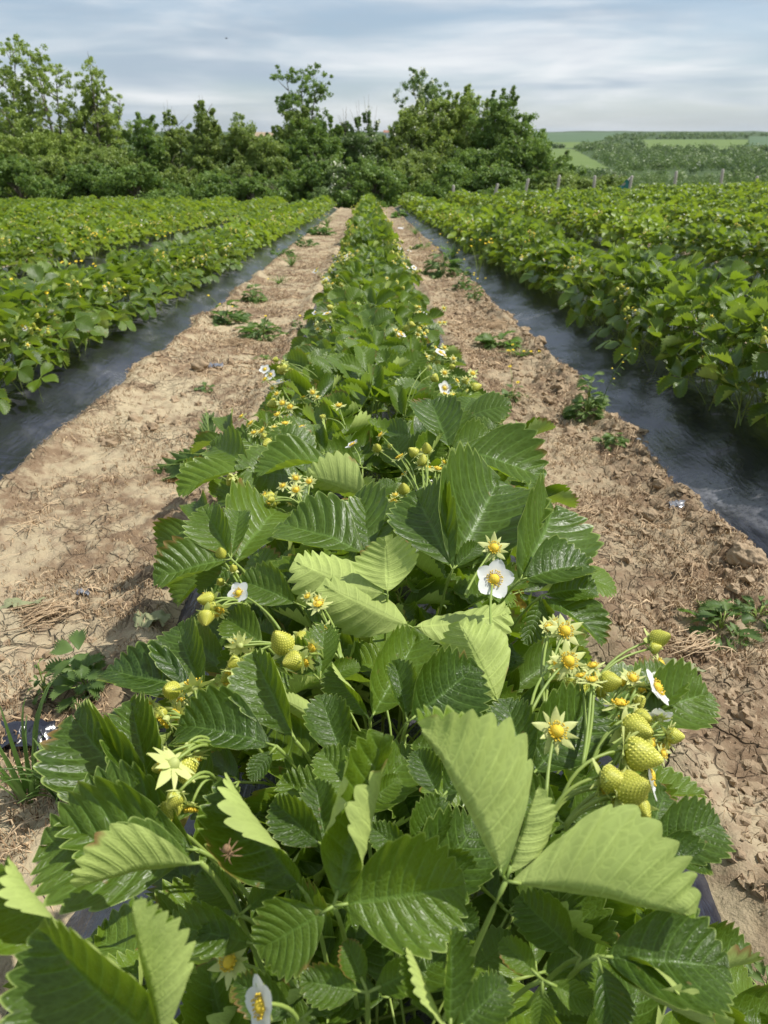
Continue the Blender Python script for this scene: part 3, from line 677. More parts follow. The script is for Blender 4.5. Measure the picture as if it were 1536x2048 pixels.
for li, (j, lfs, lab) in enumerate(HL):
    jd = dref(j[1]) + j[2]; J = D(j[0], j[1], jd); pl = nearest_plant(J); mb = MB(); Ls = []
    for k_, (tx, ty, a, wr, n, fo, cu, be, ti) in enumerate(lfs):
        d1 = jd + a * (dref(ty) - dref(j[1])); Tp = D(tx, ty, d1); y_ = Tp - J; L = y_.length; y_.normalize(); o = J + y_ * 0.004
        Ls.append(L); nw = camv(n)
        # the chord of a bent leaflet points a little off its base direction
        zc_ = (nw - y_ * nw.dot(y_)).normalized(); ang = be * 0.5; yb = (y_ * math.cos(ang) - zc_ * math.sin(ang)).normalized()
        put_leaflet(mb, frame(o, yb, nw), ti * .85, 0, L=(L - .004) * (1.0 + be * be / 24), Wd=wr, nt=82, ns=9, fold=fo, curl=cu, bend=be, wav=.35, rs=li * 5 + k_, pleat=2.3 if li == 0 else 1.6)
        tube(mb, [J, o + yb * .004], .0009, 6, .6, 1)
    if max(Ls) > .135 or min(Ls) < .035: print('LEAFLEN', li, [round(v, 3) for v in Ls])
    root = pl.location + Vector((rnd.uniform(-.03, .03), rnd.uniform(-.03, .03), 0.0))
    if li: root = Vector((root.x * .4 + J.x * .6, J.y + .035, root.z))
    if li == 0: mid = D(960, 1900, jd + .01); pts = bez(J, D(965, 1860, jd), root, 12)
    else:
        d_ = (J - root); pts = bez(J, root + Vector((d_.x * .45, d_.y * .45, d_.z * .8)), root, 9)
    tube(mb, pts, [.0013 + .0005 * i / len(pts) for i in range(len(pts))], 8, .6, 1)
    V_off = np.array(pl.location)
    mb.V = [v - V_off for v in mb.V]
    o = obj('leaf', mb.mesh('leaf', [M_LEAF, M_STALK]), pl)
    if lab: o['label'] = lab
    hero_j.append(J)

def place_leaf(parent, crown, az_, reach, h, tilt, size, var, roll=0.0, lean=0.0):
    """a ready leaf: junction at reach along az_, h above the crown; tilt = how far the blade plane leans outward"""
    d = Vector((math.sin(az_), math.cos(az_), 0)); J = crown + d * reach + Vector((0, 0, h))
    y_ = d * math.cos(tilt) + Vector((0, 0, -math.sin(tilt))); n = Vector((0, 0, math.cos(tilt))) + d * math.sin(tilt) + d.cross(Vector((0, 0, 1))) * roll + Vector((0, -lean, 0))
    M4 = frame(J, y_, n) @ Matrix.Scale(size, 4); return obj('leaf', LEAFV[var % len(LEAFV)], parent, inv(parent, M4))

for i, p in enumerate(CENT):
    y = p.location.y; hero = y < 1.0; n = 46 if hero else 30
    if y < 0.15: n = 20
    a0 = rnd.random() * 6.28
    for q in range(n):
        az_ = a0 + q * 2.39996 + rnd.uniform(-.3, .3); f = (q + .5) / n
        reach = (0.02 + 0.185 * f ** .8) * rnd.uniform(.8, 1.1); h = (0.225 - 0.14 * f ** 1.6) * rnd.uniform(.85, 1.12)
        wide = 1.25 if not hero and y < 1.75 else (1.0 if y < 2.6 else .92)
        if hero: h = (0.19 - 0.12 * f) * rnd.uniform(.8, 1.1); wide = 1.0
        reach *= wide
        if y < .3: h = min(h, .14)
        reach *= (1.0 + .25 * abs(math.sin(az_)))
        tilt = R(rnd.uniform(-50, 5)) + f * R(35)
        if hero: tilt = R(rnd.uniform(-10, 25))
        o = place_leaf(p, p.location, az_, reach, h, tilt, rnd.uniform(.95, 1.3) * (1 - .15 * (f < .2)) * (1.18 if not hero and y < 1.75 else 1.0), rnd.randrange(16), rnd.uniform(-.5, .5), 0.0 if hero else rnd.uniform(.1, .9))
    # flower trusses pushed out at the flanks
    if not hero:
        for side in ((-1, 1) if rnd.random() < .8 else (rnd.choice((-1, 1)),)):
            c = p.location + Vector((side * rnd.uniform(.10, .24), rnd.uniform(-.12, .12), rnd.uniform(.21, .265)))
            for q in range(rnd.randint(9, 13) if i < 9 else rnd.randint(6, 8)):
                ps = c + Vector((rnd.uniform(-.045, .045), rnd.uniform(-.045, .045), rnd.uniform(-.035, .035)))
                kd = rnd.choice(['star', 'star', 'berry', 'berry', 'star', 'white'])
                nr = Vector((side * rnd.uniform(0, .6), rnd.uniform(-.8, .1), rnd.uniform(.4, 1))) if kd != 'berry' else Vector((side * rnd.uniform(.2, 1), rnd.uniform(-.8, .3), rnd.uniform(-.7, .3)))
                put_flower(p, ps, nr, kd, rnd.uniform(.85, 1.2), p.location + Vector((side * .06, 0, .06)), rnd.randrange(12))

# the flowers and berries one can make out near the camera: (px, py, depth offset, kind, facing in camera space, scale, variant, root px, root py)
HF = [
 (988, 1158, -.05, 'white', (.1, .15, 1), 1.10, 0, 985, 1290, 'open white flower with five round petals'), (988, 1096, -.05, 'star', (.0, .35, 1), 1.0, 0, 930, 1190, None),
 (1130, 1262, -.02, 'star', (.1, .4, 1), 1.0, 1, 1090, 1420, None), (1137, 1322, -.03, 'star', (.1, .35, 1), .98, 2, 1060, 1430, None), (1113, 1462, -.05, 'star', (.05, .35, 1), .95, 0, 1092, 1600, 'star-shaped flower that has lost its petals'),
 (1183, 1362, -.03, 'star', (.0, 1, .1), .65, 1, 1165, 1530, None), (1312, 1376, .0, 'white', (.75, .5, .5), .95, 1, 1270, 1480, None), (1296, 1550, -.02, 'white', (.95, .2, .35), .9, 2, 1220, 1600, None),
 (1318, 1436, -.01, 'white', (.1, .5, -.4), .65, 2, 1250, 1500, None), (1265, 1357, .0, 'star', (.1, .7, .6), .7, 3, 1220, 1420, None),
 (478, 1186, .0, 'white', (-.4, .4, .9), .72, 1, 560, 1260, None), (638, 1210, -.02, 'star', (-.2, .8, .5), .75, 3, 682, 1320, None), (634, 1287, .01, 'star', (.0, .3, 1), .55, 1, 690, 1330, None),
 (480, 1290, .0, 'star', (-.3, .3, -.6), .8, 2, 560, 1290, None), (388, 1372, -.01, 'star', (-.2, .7, -.5), .95, 0, 405, 1440, None), (330, 1440, .0, 'star', (-.5, -.5, .3), .8, 1, 400, 1480, None),
 (1205, 1363, .0, 'berry', (.55, .1, .5), 1.0, 1, 1150, 1440, None), (1155, 1366, .01, 'berry', (-.3, -.4, .6), 1.0, 0, 1150, 1450, None), (1252, 1452, -.01, 'berry', (.4, .0, .6), 1.15, 0, 1180, 1540, None),
 (1248, 1502, -.04, 'berry', (.9, -.15, .3), 1.15, 3, 1120, 1610, 'largest pale green unripe strawberry of its cluster'), (1203, 1555, -.05, 'berry', (.8, .0, .5), .95, 1, 1100, 1640, None), (1240, 1585, -.04, 'berry', (.5, .4, .5), 1.1, 0, 1130, 1650, None),
 (1225, 1612, -.02, 'berry', (.6, .1, .5), .85, 2, 1130, 1660, None), (1277, 1605, -.02, 'berry', (.2, -.4, .7), .85, 2, 1190, 1650, None), (1335, 1470, .0, 'berry', (.95, -.05, .2), .95, 2, 1230, 1530, None),
 (1276, 1392, .0, 'berry', (.1, -.8, .4), .8, 2, 1240, 1460, None), (1300, 1298, .0, 'berry', (.7, .2, .2), .8, 2, 1180, 1390, None), (1325, 1508, .01, 'star', (.5, .3, .5), .5, 2, 1240, 1540, None),
 (1292, 1660, -.01, 'berry', (.1, -.8, .2), .7, 1, 1220, 1660, None), (1240, 1410, .0, 'star', (.0, 1, .0), .9, 2, 1150, 1520, None), (1292, 1478, .0, 'berry', (.2, -.6, .6), .6, 2, 1220, 1540, None),
 (573, 1298, -.01, 'berry', (-.35, .7, .5), 1.05, 3, 640, 1320, 'cone-shaped unripe strawberry pointing up'), (600, 1318, -.02, 'berry', (-.85, -.15, .5), .95, 1, 645, 1318, None), (412, 1225, .0, 'berry', (.1, -.7, .6), .9, 1, 490, 1215, None),
 (432, 1214, .0, 'berry', (-.95, .05, .3), .8, 2, 500, 1215, None), (468, 1140, .01, 'berry', (-.1, .6, .6), .65, 2, 500, 1210, None), (478, 1318, .01, 'berry', (-.8, -.5, .4), .9, 2, 540, 1320, None), (465, 1345, .02, 'star', (-.3, -.7, .2), .7, 2, 520, 1350, None),
 (368, 1515, -.02, 'berry', (.15, -1, .3), 1.05, 1, 440, 1500, None), (345, 1530, -.03, 'star', (-.4, -.5, -.2), 1.1, 3, 430, 1500, None), (358, 1585, -.02, 'berry', (-.4, -.6, .2), .9, 2, 430, 1560, None), (350, 1382, .0, 'berry', (-.3, .3, .8), .85, 1, 410, 1440, None), (326, 1420, .01, 'berry', (-.2, -.4, .7), .8, 2, 390, 1480, None),
 (845, 930, -.02, 'berry', (.05, 1, .3), .95, 1, 850, 1000, None), (878, 940, -.02, 'star', (.0, 1, .1), .8, 1, 875, 985, None), (808, 985, .0, 'berry', (-.1, .7, .5), .9, 1, 840, 1010, None), (800, 915, -.02, 'star', (-.4, .7, .1), .8, 0, 838, 990, None), (912, 918, -.01, 'star', (.6, .5, .1), .75, 0, 878, 980, None),
 (782, 895, .0, 'berry', (-.5, .6, .2), .6, 2, 830, 980, None), (545, 998, .0, 'berry', (-.4, -.2, .8), .75, 2, 600, 1010, None), (592, 980, .0, 'star', (.1, .4, .9), .75, 3, 610, 1020, None), (566, 972, .01, 'star', (-.2, .6, .6), .6, 1, 600, 1010, None), (530, 990, .02, 'star', (-.6, .3, .6), .5, 2, 590, 1010, None),
 (555, 870, .0, 'berry', (-.2, .1, .9), 1.0, 1, 620, 900, None), (582, 868, .0, 'berry', (.3, .0, .8), .9, 2, 620, 900, None), (540, 885, .0, 'berry', (-.4, -.3, .7), .9, 0, 610, 905, None), (525, 862, .0, 'star', (-.6, .5, .4), .8, 2, 600, 900, None), (570, 848, .0, 'star', (.0, .8, .4), .8, 3, 610, 900, None), (500, 850, .01, 'star', (-.7, .5, .3), .8, 1, 600, 900, None),
 (678, 812, -.01, 'star', (-.1, .8, .5), .85, 3, 690, 850, None), (555, 830, .0, 'star', (-.3, .7, .5), .8, 2, 600, 870, None), (650, 836, -.01, 'berry', (-.8, .3, .2), .8, 2, 690, 860, None), (562, 768, .0, 'white', (-.2, .9, .1), 1.1, 0, 590, 810, None), (705, 890, .0, 'white', (-.4, .6, .2), .7, 0, 720, 930, None),
 (525, 2010, .0, 'white', (-.7, .1, .5), .8, 1, 600, 2060, None), (460, 1925, .05, 'star', (-.3, .5, .6), .8, 3, 540, 1960, None), (480, 1975, .04, 'berry', (-.3, -.3, .6), .7, 2, 560, 2000, None), (862, 1328, .0, 'white', (.1, .5, .3), .4, 0, 880, 1370, None),
]
for (px, py, off, kd, n, s_, v, rx, ry, lab) in HF:
    d = dref(py) + off; ps = D(px, py, d); pl = nearest_plant(ps); rt = D(rx, ry, dref(ry) + off + .03)
    k_ = {'white': 1.2, 'star': 1.32, 'berry': .97}[kd]
    put_flower(pl, ps, camv(n), kd, s_ * k_, rt, v, lab)
    if lab is None and 840 < py < 1650 and kd != 'white' and (px < 680 or px > 1120 or py < 1000):
        for e in range(2):
            p2 = D(px + rnd.uniform(-34, 34), py + rnd.uniform(-30, 34), d + rnd.uniform(.006, .02)); kk = rnd.choice(['berry', 'star', 'star', 'star'])
            put_flower(pl, p2, camv((n[0] + rnd.uniform(-.5, .5), n[1] + rnd.uniform(-.4, .5), abs(n[2]) + rnd.uniform(0, .5))), kk, rnd.uniform(.6, .95), rt, rnd.randrange(12))

# ------------------------------------------------------------------ ready-made plants for the rows further off
def plant_mesh(rs, res, n, mats, spread=1.0, big=1.0):
    rng = random.Random(rs); mb = MB(); lv = []
    for i in range(6):
        b = MB()
        if res == 0: trifoliate(b, rs * 31 + i, 0.074, 19, 2, rng.uniform(.1, .8), True, 1.25, 4)
        else:
            for an in (0, 1.3, -1.3):
                dv = Vector((math.sin(an), math.cos(an), rng.uniform(-.15, .2)))
                put_leaflet(b, frame(dv * .005, dv, Vector((rng.uniform(-.3, .3), rng.uniform(-.3, .2), 1))), rng.uniform(.1, .85), 0, L=.078 * rng.uniform(.9, 1.1), Wd=.9, nt=(7 if res == 1 else 4), ns=1,
                            fold=rng.uniform(.15, .5), curl=rng.uniform(-.1, .6), bend=rng.uniform(-.9, .3), wav=.2, rs=i, tooth=0)
            if res == 1: tube(b, [(0, 0, 0), (0, -.04, -.03), (0, -.07, -.16)], .0018, 4, .5, 1)
        lv.append(b)
    a0 = rng.random() * 6.28
    for q in range(n):
        az_ = a0 + q * 2.39996 + rng.uniform(-.3, .3); f = (q + .5) / n
        reach = (0.02 + 0.215 * f ** .8) * rng.uniform(.8, 1.12) * spread; h = (0.235 - 0.19 * f ** 1.7) * rng.uniform(.8, 1.17)
        reach *= (1.0 + .3 * abs(math.sin(az_))); tilt = R(rng.uniform(-50, 8)) + f * R(38)
        d = Vector((math.sin(az_), math.cos(az_), 0)); J = d * reach + Vector((0, 0, h)); y_ = d * math.cos(tilt) + Vector((0, 0, -math.sin(tilt)))
        n_ = Vector((0, 0, math.cos(tilt))) + d * math.sin(tilt) + d.cross(Vector((0, 0, 1))) * rng.uniform(-.6, .6)
        mb.merge(lv[q % 6], frame(J, y_, n_) @ Matrix.Scale(rng.uniform(.95, 1.3) * big, 4), rng.uniform(-.15, .15))
    return mb
def truss_mb(rs, n, res, side=0):
    """clusters of small flowers and green berries: materials petal, centre, sepal, berry, stalk"""
    rng = random.Random(rs); mb = MB(); cs = [(s * rng.uniform(.12, .27), rng.uniform(-.13, .13), rng.uniform(.15, .25)) for s in ((side, side) if side else (-1, 1, 1, -1))]
    if side: cs = [cs[0]]
    for q in range(n):
        c = Vector(cs[q % len(cs)]) * 1.0; c += Vector((rng.gauss(0, .03), rng.gauss(0, .03), rng.gauss(0, .02))); b = MB(); kd = rng.random()
        if kd < .15:
            for i in range(5): blade(b, i * 1.2566, .001, .0135, .0125, 0, .002, .72, 4, 3, M=0, rnd=.6)
            dome(b, .004, .0035, .001, 3, 6, M=1)
        elif kd < .72:
            for i in range(6): blade(b, i * 1.047, .001, .013, .0055, 0, rng.uniform(-.003, .004), .62, 3, 3, T=.9, M=2, rnd=.8)
            dome(b, .0062, .0055, .0006, 3, 6, M=1)
        else:
            dome(b, .0085, .015, 0, 5, 8, M=3)
            for i in range(5): blade(b, i * 1.2566, .001, .012, .006, 0, rng.uniform(-.004, .006), .62, 3, 3, T=.6, M=2, rnd=.8)
        nr = Vector((rng.uniform(-.6, .6), rng.uniform(-.9, .2), rng.uniform(.2, 1)))
        mb.merge(b, Matrix.Translation(c) @ nr.to_track_quat('Z', 'Y').to_matrix().to_4x4())
        if res == 0: tube(mb, bez(c, (c.x * .7, c.y * .7, c.z), (c.x * .3, c.y * .4, .05), 5), .0011, 4, .5, 4)
    return mb
FM = [M_PETAL, M_CENTRE, M_SEPAL, M_BERRY, M_STALK]
PLA = [plant_mesh(300 + i, 0, 42, None) for i in range(6)]; PLB = [plant_mesh(340 + i, 1, 28, None) for i in range(6)]; PLC = [plant_mesh(380 + i, 2, 20, None, big=1.25) for i in range(5)]
TRA = [truss_mb(400 + i, 12, 0) for i in range(5)]; TRB = [truss_mb(430 + i, 9, 1) for i in range(5)]
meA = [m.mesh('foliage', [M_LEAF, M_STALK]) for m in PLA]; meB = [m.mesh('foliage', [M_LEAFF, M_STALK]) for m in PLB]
meTA = [[truss_mb(500 + i * 2 + s, 9, 0, s).mesh('flower_truss', FM) for s in (-1, 1)] for i in range(5)]; meTB = [[truss_mb(530 + i * 2 + s, 8, 1, s).mesh('flower_truss', FM) for s in (-1, 1)] for i in range(5)]
cand = []
for k, (c, hw) in BEDS.items():
    y = 5.35 if k == 0 else 0.55 + rnd.random() * .2
    idx = 0
    while y < YEND:
        x = c + rnd.uniform(-.03, .03) - (.05 if k > 0 else (-.08 if k < 0 else 0))
        px, py, dz = proj((x, y, TH1(x, y) + .25))
        if dz > 0 and -260 < px < 1796: cand.append([math.hypot(x, y), k, x, y]); idx += 1
        y += 0.25 if k else 0.27
cand.sort()
rows_seen = {}
stuffB = MB(); stuffT = MB()
for j, (dist, k, x, y) in enumerate(cand):
    z = TH1(x, y) + .115; rz = rnd.uniform(-.35, .35) + (math.pi if rnd.random() < .5 else 0); s_ = rnd.uniform(.92, 1.12) * (1.03 if k else 1.0)
    if j < 300 - NEARN:
        q = rows_seen.get(k, 0); rows_seen[k] = q + 1; far = dist > 7.5
        if k == 0: l = 'strawberry plant in the far part of the central row'
        elif q < 16: l = 'bushy strawberry plant, %s from the near end in %s' % (ORD[q + 1], bedname(k))
        else: l = 'small-looking strawberry plant further down %s' % bedname(k)
        p = thing('strawberry_plant', l, 'strawberry plant', (x, y, z), 'strawberry plants of ' + bedname(k) if k else 'strawberry plants of the far central row', rz)
        p.scale = (s_ * (.78 if k == 0 else (.80 if k < 0 else .88)), s_, s_ * rnd.uniform(.8, 1.25) * (.82 if k < 0 else 1.0))
        v = rnd.randrange(6)
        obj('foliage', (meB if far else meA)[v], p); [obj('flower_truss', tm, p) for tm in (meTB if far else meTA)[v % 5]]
    else:
        M4 = Matrix.Translation((x, y, z)) @ Matrix.Rotation(rz, 4, 'Z') @ Matrix.Diagonal((s_ * .80, s_, s_ * rnd.uniform(.8, 1.2) * (.85 if k < 0 else 1), 1))
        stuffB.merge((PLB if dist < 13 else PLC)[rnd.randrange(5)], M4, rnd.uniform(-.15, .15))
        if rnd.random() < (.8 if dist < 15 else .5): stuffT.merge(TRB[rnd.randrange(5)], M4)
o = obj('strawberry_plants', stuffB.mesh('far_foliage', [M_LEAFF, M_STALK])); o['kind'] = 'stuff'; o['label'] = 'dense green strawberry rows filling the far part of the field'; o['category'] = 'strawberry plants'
o = obj('far_flowers', stuffT.mesh('far_flowers', FM), o); o['kind'] = 'stuff'
print('cands', len(cand), 'indiv range', cand[min(279, len(cand) - 1)][0])

# ------------------------------------------------------------------ trees and shrubs beyond the field
def tree_mat(name, a, b, tr):
    m, t = newmat(name); tint = t.node('ShaderNodeAttribute', attribute_name='tint').outputs['Fac']
    c = t.mix(tint, (*a, 1), (*b, 1))
    pr = t.node('ShaderNodeBsdfPrincipled', {'Base Color': c, 'Roughness': 0.5, 'Specular IOR Level': 0.4}); tl = t.node('ShaderNodeBsdfTranslucent', {'Color': (*tr, 1)})
    finish(t, t.node('ShaderNodeMixShader', {0: .33, 1: pr.outputs[0], 2: tl.outputs[0]}).outputs[0]); return m
TM = {'light': tree_mat('light tree leaf', (.14, .22, .035), (.40, .49, .13), (.46, .58, .09)), 'olive': tree_mat('olive shrub leaf', (.10, .165, .03), (.32, .40, .10), (.36, .47, .08)),
      'dark': tree_mat('dark tree leaf', (.065, .14, .025), (.24, .34, .08), (.30, .44, .06)), 'pale': tree_mat('pale shrub leaf', (.10, .17, .045), (.27, .36, .13), (.26, .38, .09))}
M_BLOSSOM = plain('cream blossom', (.52, .54, .36), (.66, .66, .50), .7, 3)
def cloud(mb, C, rad, per, size, seed, tints, M=0, upb=.5, asp=.55, dw=.9):
    g = np.random.default_rng(seed); C = np.asarray(C, float); n = len(C) * per
    c = np.repeat(C, per, 0); r = np.repeat(np.broadcast_to(rad, len(C)), per)
    d = g.normal(size=(n, 3)); d /= np.linalg.norm(d, axis=1)[:, None]
    p = c + d * (r * g.random(n) ** .45)[:, None] * np.array([1, 1, .8])
    nn = g.normal(size=(n, 3)) + d * dw; nn[:, 2] += upb; nn /= np.linalg.norm(nn, axis=1)[:, None]
    a = np.cross(nn, g.normal(size=(n, 3))); a /= np.linalg.norm(a, axis=1)[:, None]; b = np.cross(nn, a)
    s = (size * g.uniform(.6, 1.35, n))[:, None]
    V = np.stack([p - a * s, p + b * s * asp, p + a * s, p - b * s * asp], 1).reshape(-1, 3)
    tt = np.clip(np.repeat(np.asarray(tints), per) + g.normal(0, .15, n), 0, 1)
    mb.add(V, np.arange(n * 4).reshape(-1, 4), None, np.repeat(tt, 4), M)
def tree(name, label, cat, px, w_px, top, dist, kind, style, seed, group=None, blossom=0.0, bottom=None):
    rng = random.Random(seed); g = np.random.default_rng(seed)
    T_ = PY(px, top, dist); gz = TH1(T_.x, dist); Hh = T_.z - gz; Wm = w_px / FPX * dist / math.cos(PITCH) * (1.05 if style == 'airy' else 1.3)
    th = thing(name, label, cat, (T_.x, dist, gz - .1), group); trunk = MB(); cl = []; rad = []
    if style == 'airy':
        lean = rng.uniform(-.15, .15); nst = 3
        for s in range(nst):
            b = Vector((rng.uniform(-.2, .2), rng.uniform(-.2, .2), 0)); tp = Vector((rng.uniform(-.28, .28) * Wm + lean, rng.uniform(-.3, .3) * Wm, Hh * rng.uniform(.80, .97)))
            pts = bez(b, (b.x * .5, b.y, Hh * .5), tp, 10); tube(trunk, pts, [.09 * (1 - .85 * i / 9) for i in range(10)], 6)
            for q in range(13):
                t_ = .38 + .62 * (q + rng.random()) / 13; i = min(8, int(t_ * 9)); p0 = pts[i].lerp(pts[i + 1], t_ * 9 - i); an = rng.random() * 6.28
                ln = Wm * .40 * (1.15 - t_ * .75) * rng.uniform(.5, 1.1); p1 = p0 + Vector((math.cos(an) * ln, math.sin(an) * ln, ln * rng.uniform(.3, .9)))
                tube(trunk, bez(p0, (p0 + p1) / 2 + Vector((0, 0, -.05)), p1, 5), [.028, .02, .015, .01, .006], 4)
                for e in range(7):
                    f = rng.uniform(.4, 1.08); cp = p0.lerp(p1, f) + Vector((rng.gauss(0, .18), rng.gauss(0, .18), rng.gauss(0, .16))); cl.append(cp); rad.append(rng.uniform(.08, .2))
            cl.append(tp); rad.append(.15)
        per, size = 46, .052
    else:
        nl = {'dense': 22, 'shrub': 14, 'cone': 8}[style]; tube(trunk, bez((0, 0, 0), (.1, 0, Hh * .4), (0, 0, Hh * .8), 8), [.13 * (1 - .8 * i / 7) for i in range(8)], 8)
        lobes = []
        for q in range(nl):
            if style == 'cone': zc_, sp, lr = Hh * (.25 + .6 * q / nl), Wm * .16 * (1 - q / nl), Wm * .42 * (1.05 - .75 * q / nl)
            else:
                f = q / (nl - 1); zc_ = Hh * (.22 + .58 * f ** .9 + rng.uniform(-.05, .05)); sp = Wm * .33 * (1.1 - .8 * f ** 1.5); lr = Wm * rng.uniform(.11, .2) * (1.1 - .3 * f)
            an = rng.random() * 6.28; c_ = Vector((math.cos(an) * sp, math.sin(an) * sp * .8, zc_)); lobes.append((c_, lr, Hh * rng.uniform(.11, .24)))
            tube(trunk, bez((0, 0, zc_ * .45), (c_.x * .3, c_.y * .3, zc_ * .8), c_, 5), [.05, .035, .025, .015, .01], 4)
        lobes.append((Vector((0, 0, Hh * .86)), Wm * .15, Hh * .13))
        for (c_, lr, lh) in lobes:
            nn = int(26 * max(.5, lr))+10
            for q in range(nn):
                d = Vector((rng.gauss(0, 1), rng.gauss(0, 1), rng.gauss(0, 1))).normalized() * (rng.random() ** .35) * rng.uniform(.85, 1.12)
                cl.append(c_ + Vector((d.x * lr, d.y * lr, d.z * lh))); rad.append(rng.uniform(.12, .3))
        per, size = (70 if style != 'shrub' else 60), .056
        for q in range(34):       # loose sprigs that break the outline
            c_, lr, lh = rng.choice(lobes); d = Vector((rng.gauss(0, 1), rng.gauss(0, 1), abs(rng.gauss(0, 1)) + .3)).normalized(); p1 = c_ + Vector((d.x * lr * 1.25, d.y * lr, d.z * lh * 1.45))
            tube(trunk, [c_, p1], [.012, .004], 4)
            for e in (.8, .92, 1.02): cl.append(c_.lerp(p1, e)); rad.append(.1)
    cl = np.array([tuple(c) for c in cl]); tz = cl[:, 2].max(); cl[:, 2] *= (Hh - .1) / tz
    ti = g.uniform(.15, .85, len(cl)); cr = MB(); cloud(cr, cl, np.array(rad), per, size, seed, ti)
    obj('trunk', trunk.mesh('trunk', M_BARK), th); obj('crown', cr.mesh('crown', TM[kind], flat=True), th)
    if blossom > 0:
        sel = cl[g.random(len(cl)) < blossom]; b = MB(); cloud(b, sel + np.array([0, -.1, .12]), .2, 14, .045, seed + 1, np.full(len(sel), .6), asp=.9)
        obj('blossom', b.mesh('blossom', M_BLOSSOM, flat=True), th)
    return th
TG = 'trees and shrubs behind the field'
TR = [
 ('tree', 'tall airy light green tree cut by the left edge of the picture', 'tree', -12, 130, 58, 40, 'light', 'airy', 1, 0),
 ('tree', 'tall airy tree with a rounded open top, second from the left edge', 'tree', 72, 125, 66, 39, 'light', 'airy', 2, 0),
 ('tree', 'slim airy tree with a narrow tuft on top, left of the short open tree', 'tree', 160, 95, 108, 39, 'light', 'airy', 3, 0),
 ('tree', 'short open tree just left of the dark pointed shrub', 'tree', 205, 75, 168, 40, 'light', 'airy', 4, 0),
 ('shrub', 'light green shrub at the left edge under the tall trees', 'shrub', 15, 190, 248, 37, 'light', 'dense', 5, 0),
 ('shrub', 'light green shrub under the tall round-topped tree', 'shrub', 110, 170, 250, 37, 'light', 'dense', 6, 0),
 ('shrub', 'green shrub right below the short open tree', 'shrub', 195, 150, 262, 36, 'olive', 'dense', 7, 0),
 ('shrub', 'dark pointed shrub, leftmost peak of the hedge', 'shrub', 278, 110, 218, 37, 'dark', 'cone', 8, 0),
 ('shrub', 'yellowish shrub behind the dark pointed one', 'shrub', 350, 120, 212, 38, 'olive', 'shrub', 9, 0),
 ('shrub', 'narrow pointed shrub rising highest from the middle of the hedge', 'shrub', 403, 80, 194, 37, 'olive', 'cone', 10, 0),
 ('shrub', 'rounded olive shrub between two gaps in the hedge', 'shrub', 482, 125, 222, 37, 'olive', 'dense', 11, 0),
 ('shrub', 'low olive shrub left of the lone airy tree', 'shrub', 545, 110, 268, 36, 'olive', 'dense', 12, 0),
 ('tree', 'lone tall airy tree left of the end of the central row', 'tree', 600, 125, 116, 39, 'dark', 'airy', 13, 0),
 ('tree', 'dense dark green tree wrapped round the foot of the lone airy tree', 'tree', 625, 150, 225, 37, 'dark', 'dense', 14, 0),
 ('shrub', 'pale shrub with creamy blossom above the end of the central row', 'shrub', 715, 110, 216, 38, 'pale', 'dense', 15, .10),
 ('shrub', 'small shrub dotted with cream blossom left of the central row end', 'shrub', 672, 80, 322, 33, 'pale', 'shrub', 16, .08),
 ('shrub', 'green shrub in the gap right of the creamy blossoming shrub', 'shrub', 775, 90, 262, 38, 'olive', 'dense', 17, .05),
 ('tree', 'tall wide tree with pale blossom right of the row end', 'tree', 868, 165, 124, 40, 'pale', 'airy', 18, .10),
 ('tree', 'leafy tree standing inside the tall blossoming tree', 'tree', 885, 150, 175, 39, 'light', 'dense', 19, .12),
 ('tree', 'dark green rounded tree, rightmost of the tall trees', 'tree', 1015, 140, 164, 38, 'dark', 'dense', 20, 0),
 ('tree', 'broad dark tree at the right end of the tree belt', 'tree', 1052, 165, 255, 36, 'dark', 'dense', 21, 0),
 ('tree', 'rounded mid green tree filling the space left of the tall blossoming tree', 'tree', 832, 95, 190, 38.5, 'light', 'dense', 30, .08),
 ('tree', 'full green tree between the tall blossoming tree and the dark rounded one', 'tree', 935, 120, 160, 39.5, 'light', 'dense', 31, .03),
 ('tree', 'green tree behind the foot of the lone airy tree', 'tree', 590, 90, 205, 38, 'olive', 'dense', 32, 0),
 ('tree', 'hazy green tree filling the gap below the two tall left trees', 'tree', 40, 120, 185, 38.5, 'light', 'airy', 33, 0),
 ('tree', 'small airy tree right of the round-topped one', 'tree', 125, 90, 190, 38.5, 'light', 'airy', 34, 0),
 ('shrub', 'olive shrub below the tall blossoming tree', 'shrub', 850, 130, 292, 36, 'olive', 'dense', 22, 0),
 ('shrub', 'dark shrub below the rounded tree by the fence posts', 'shrub', 960, 130, 290, 36, 'dark', 'dense', 23, 0),
]
for q, pxx in enumerate((20, 100, 185, 265, 345, 420, 500, 575, 640, 745, 800, 905, 1000, 1075, 1130, 1200)):
    TR.append(('shrub', 'low leafy bush at the foot of the hedge, %s from the left' % ORD[q + 1], 'bush', pxx, 125, (300 + (q * 53) % 47 if q < 13 else 334 + (q * 7) % 12), 33.0 + (q * 29) % 3, ['dark', 'olive', 'dark'][q % 3] if q < 13 else 'olive', 'shrub', 60 + q, 0))
for a in TR: tree(a[0], a[1], a[2], a[3], a[4], a[5], a[6], a[7], a[8], a[9], TG, a[10])

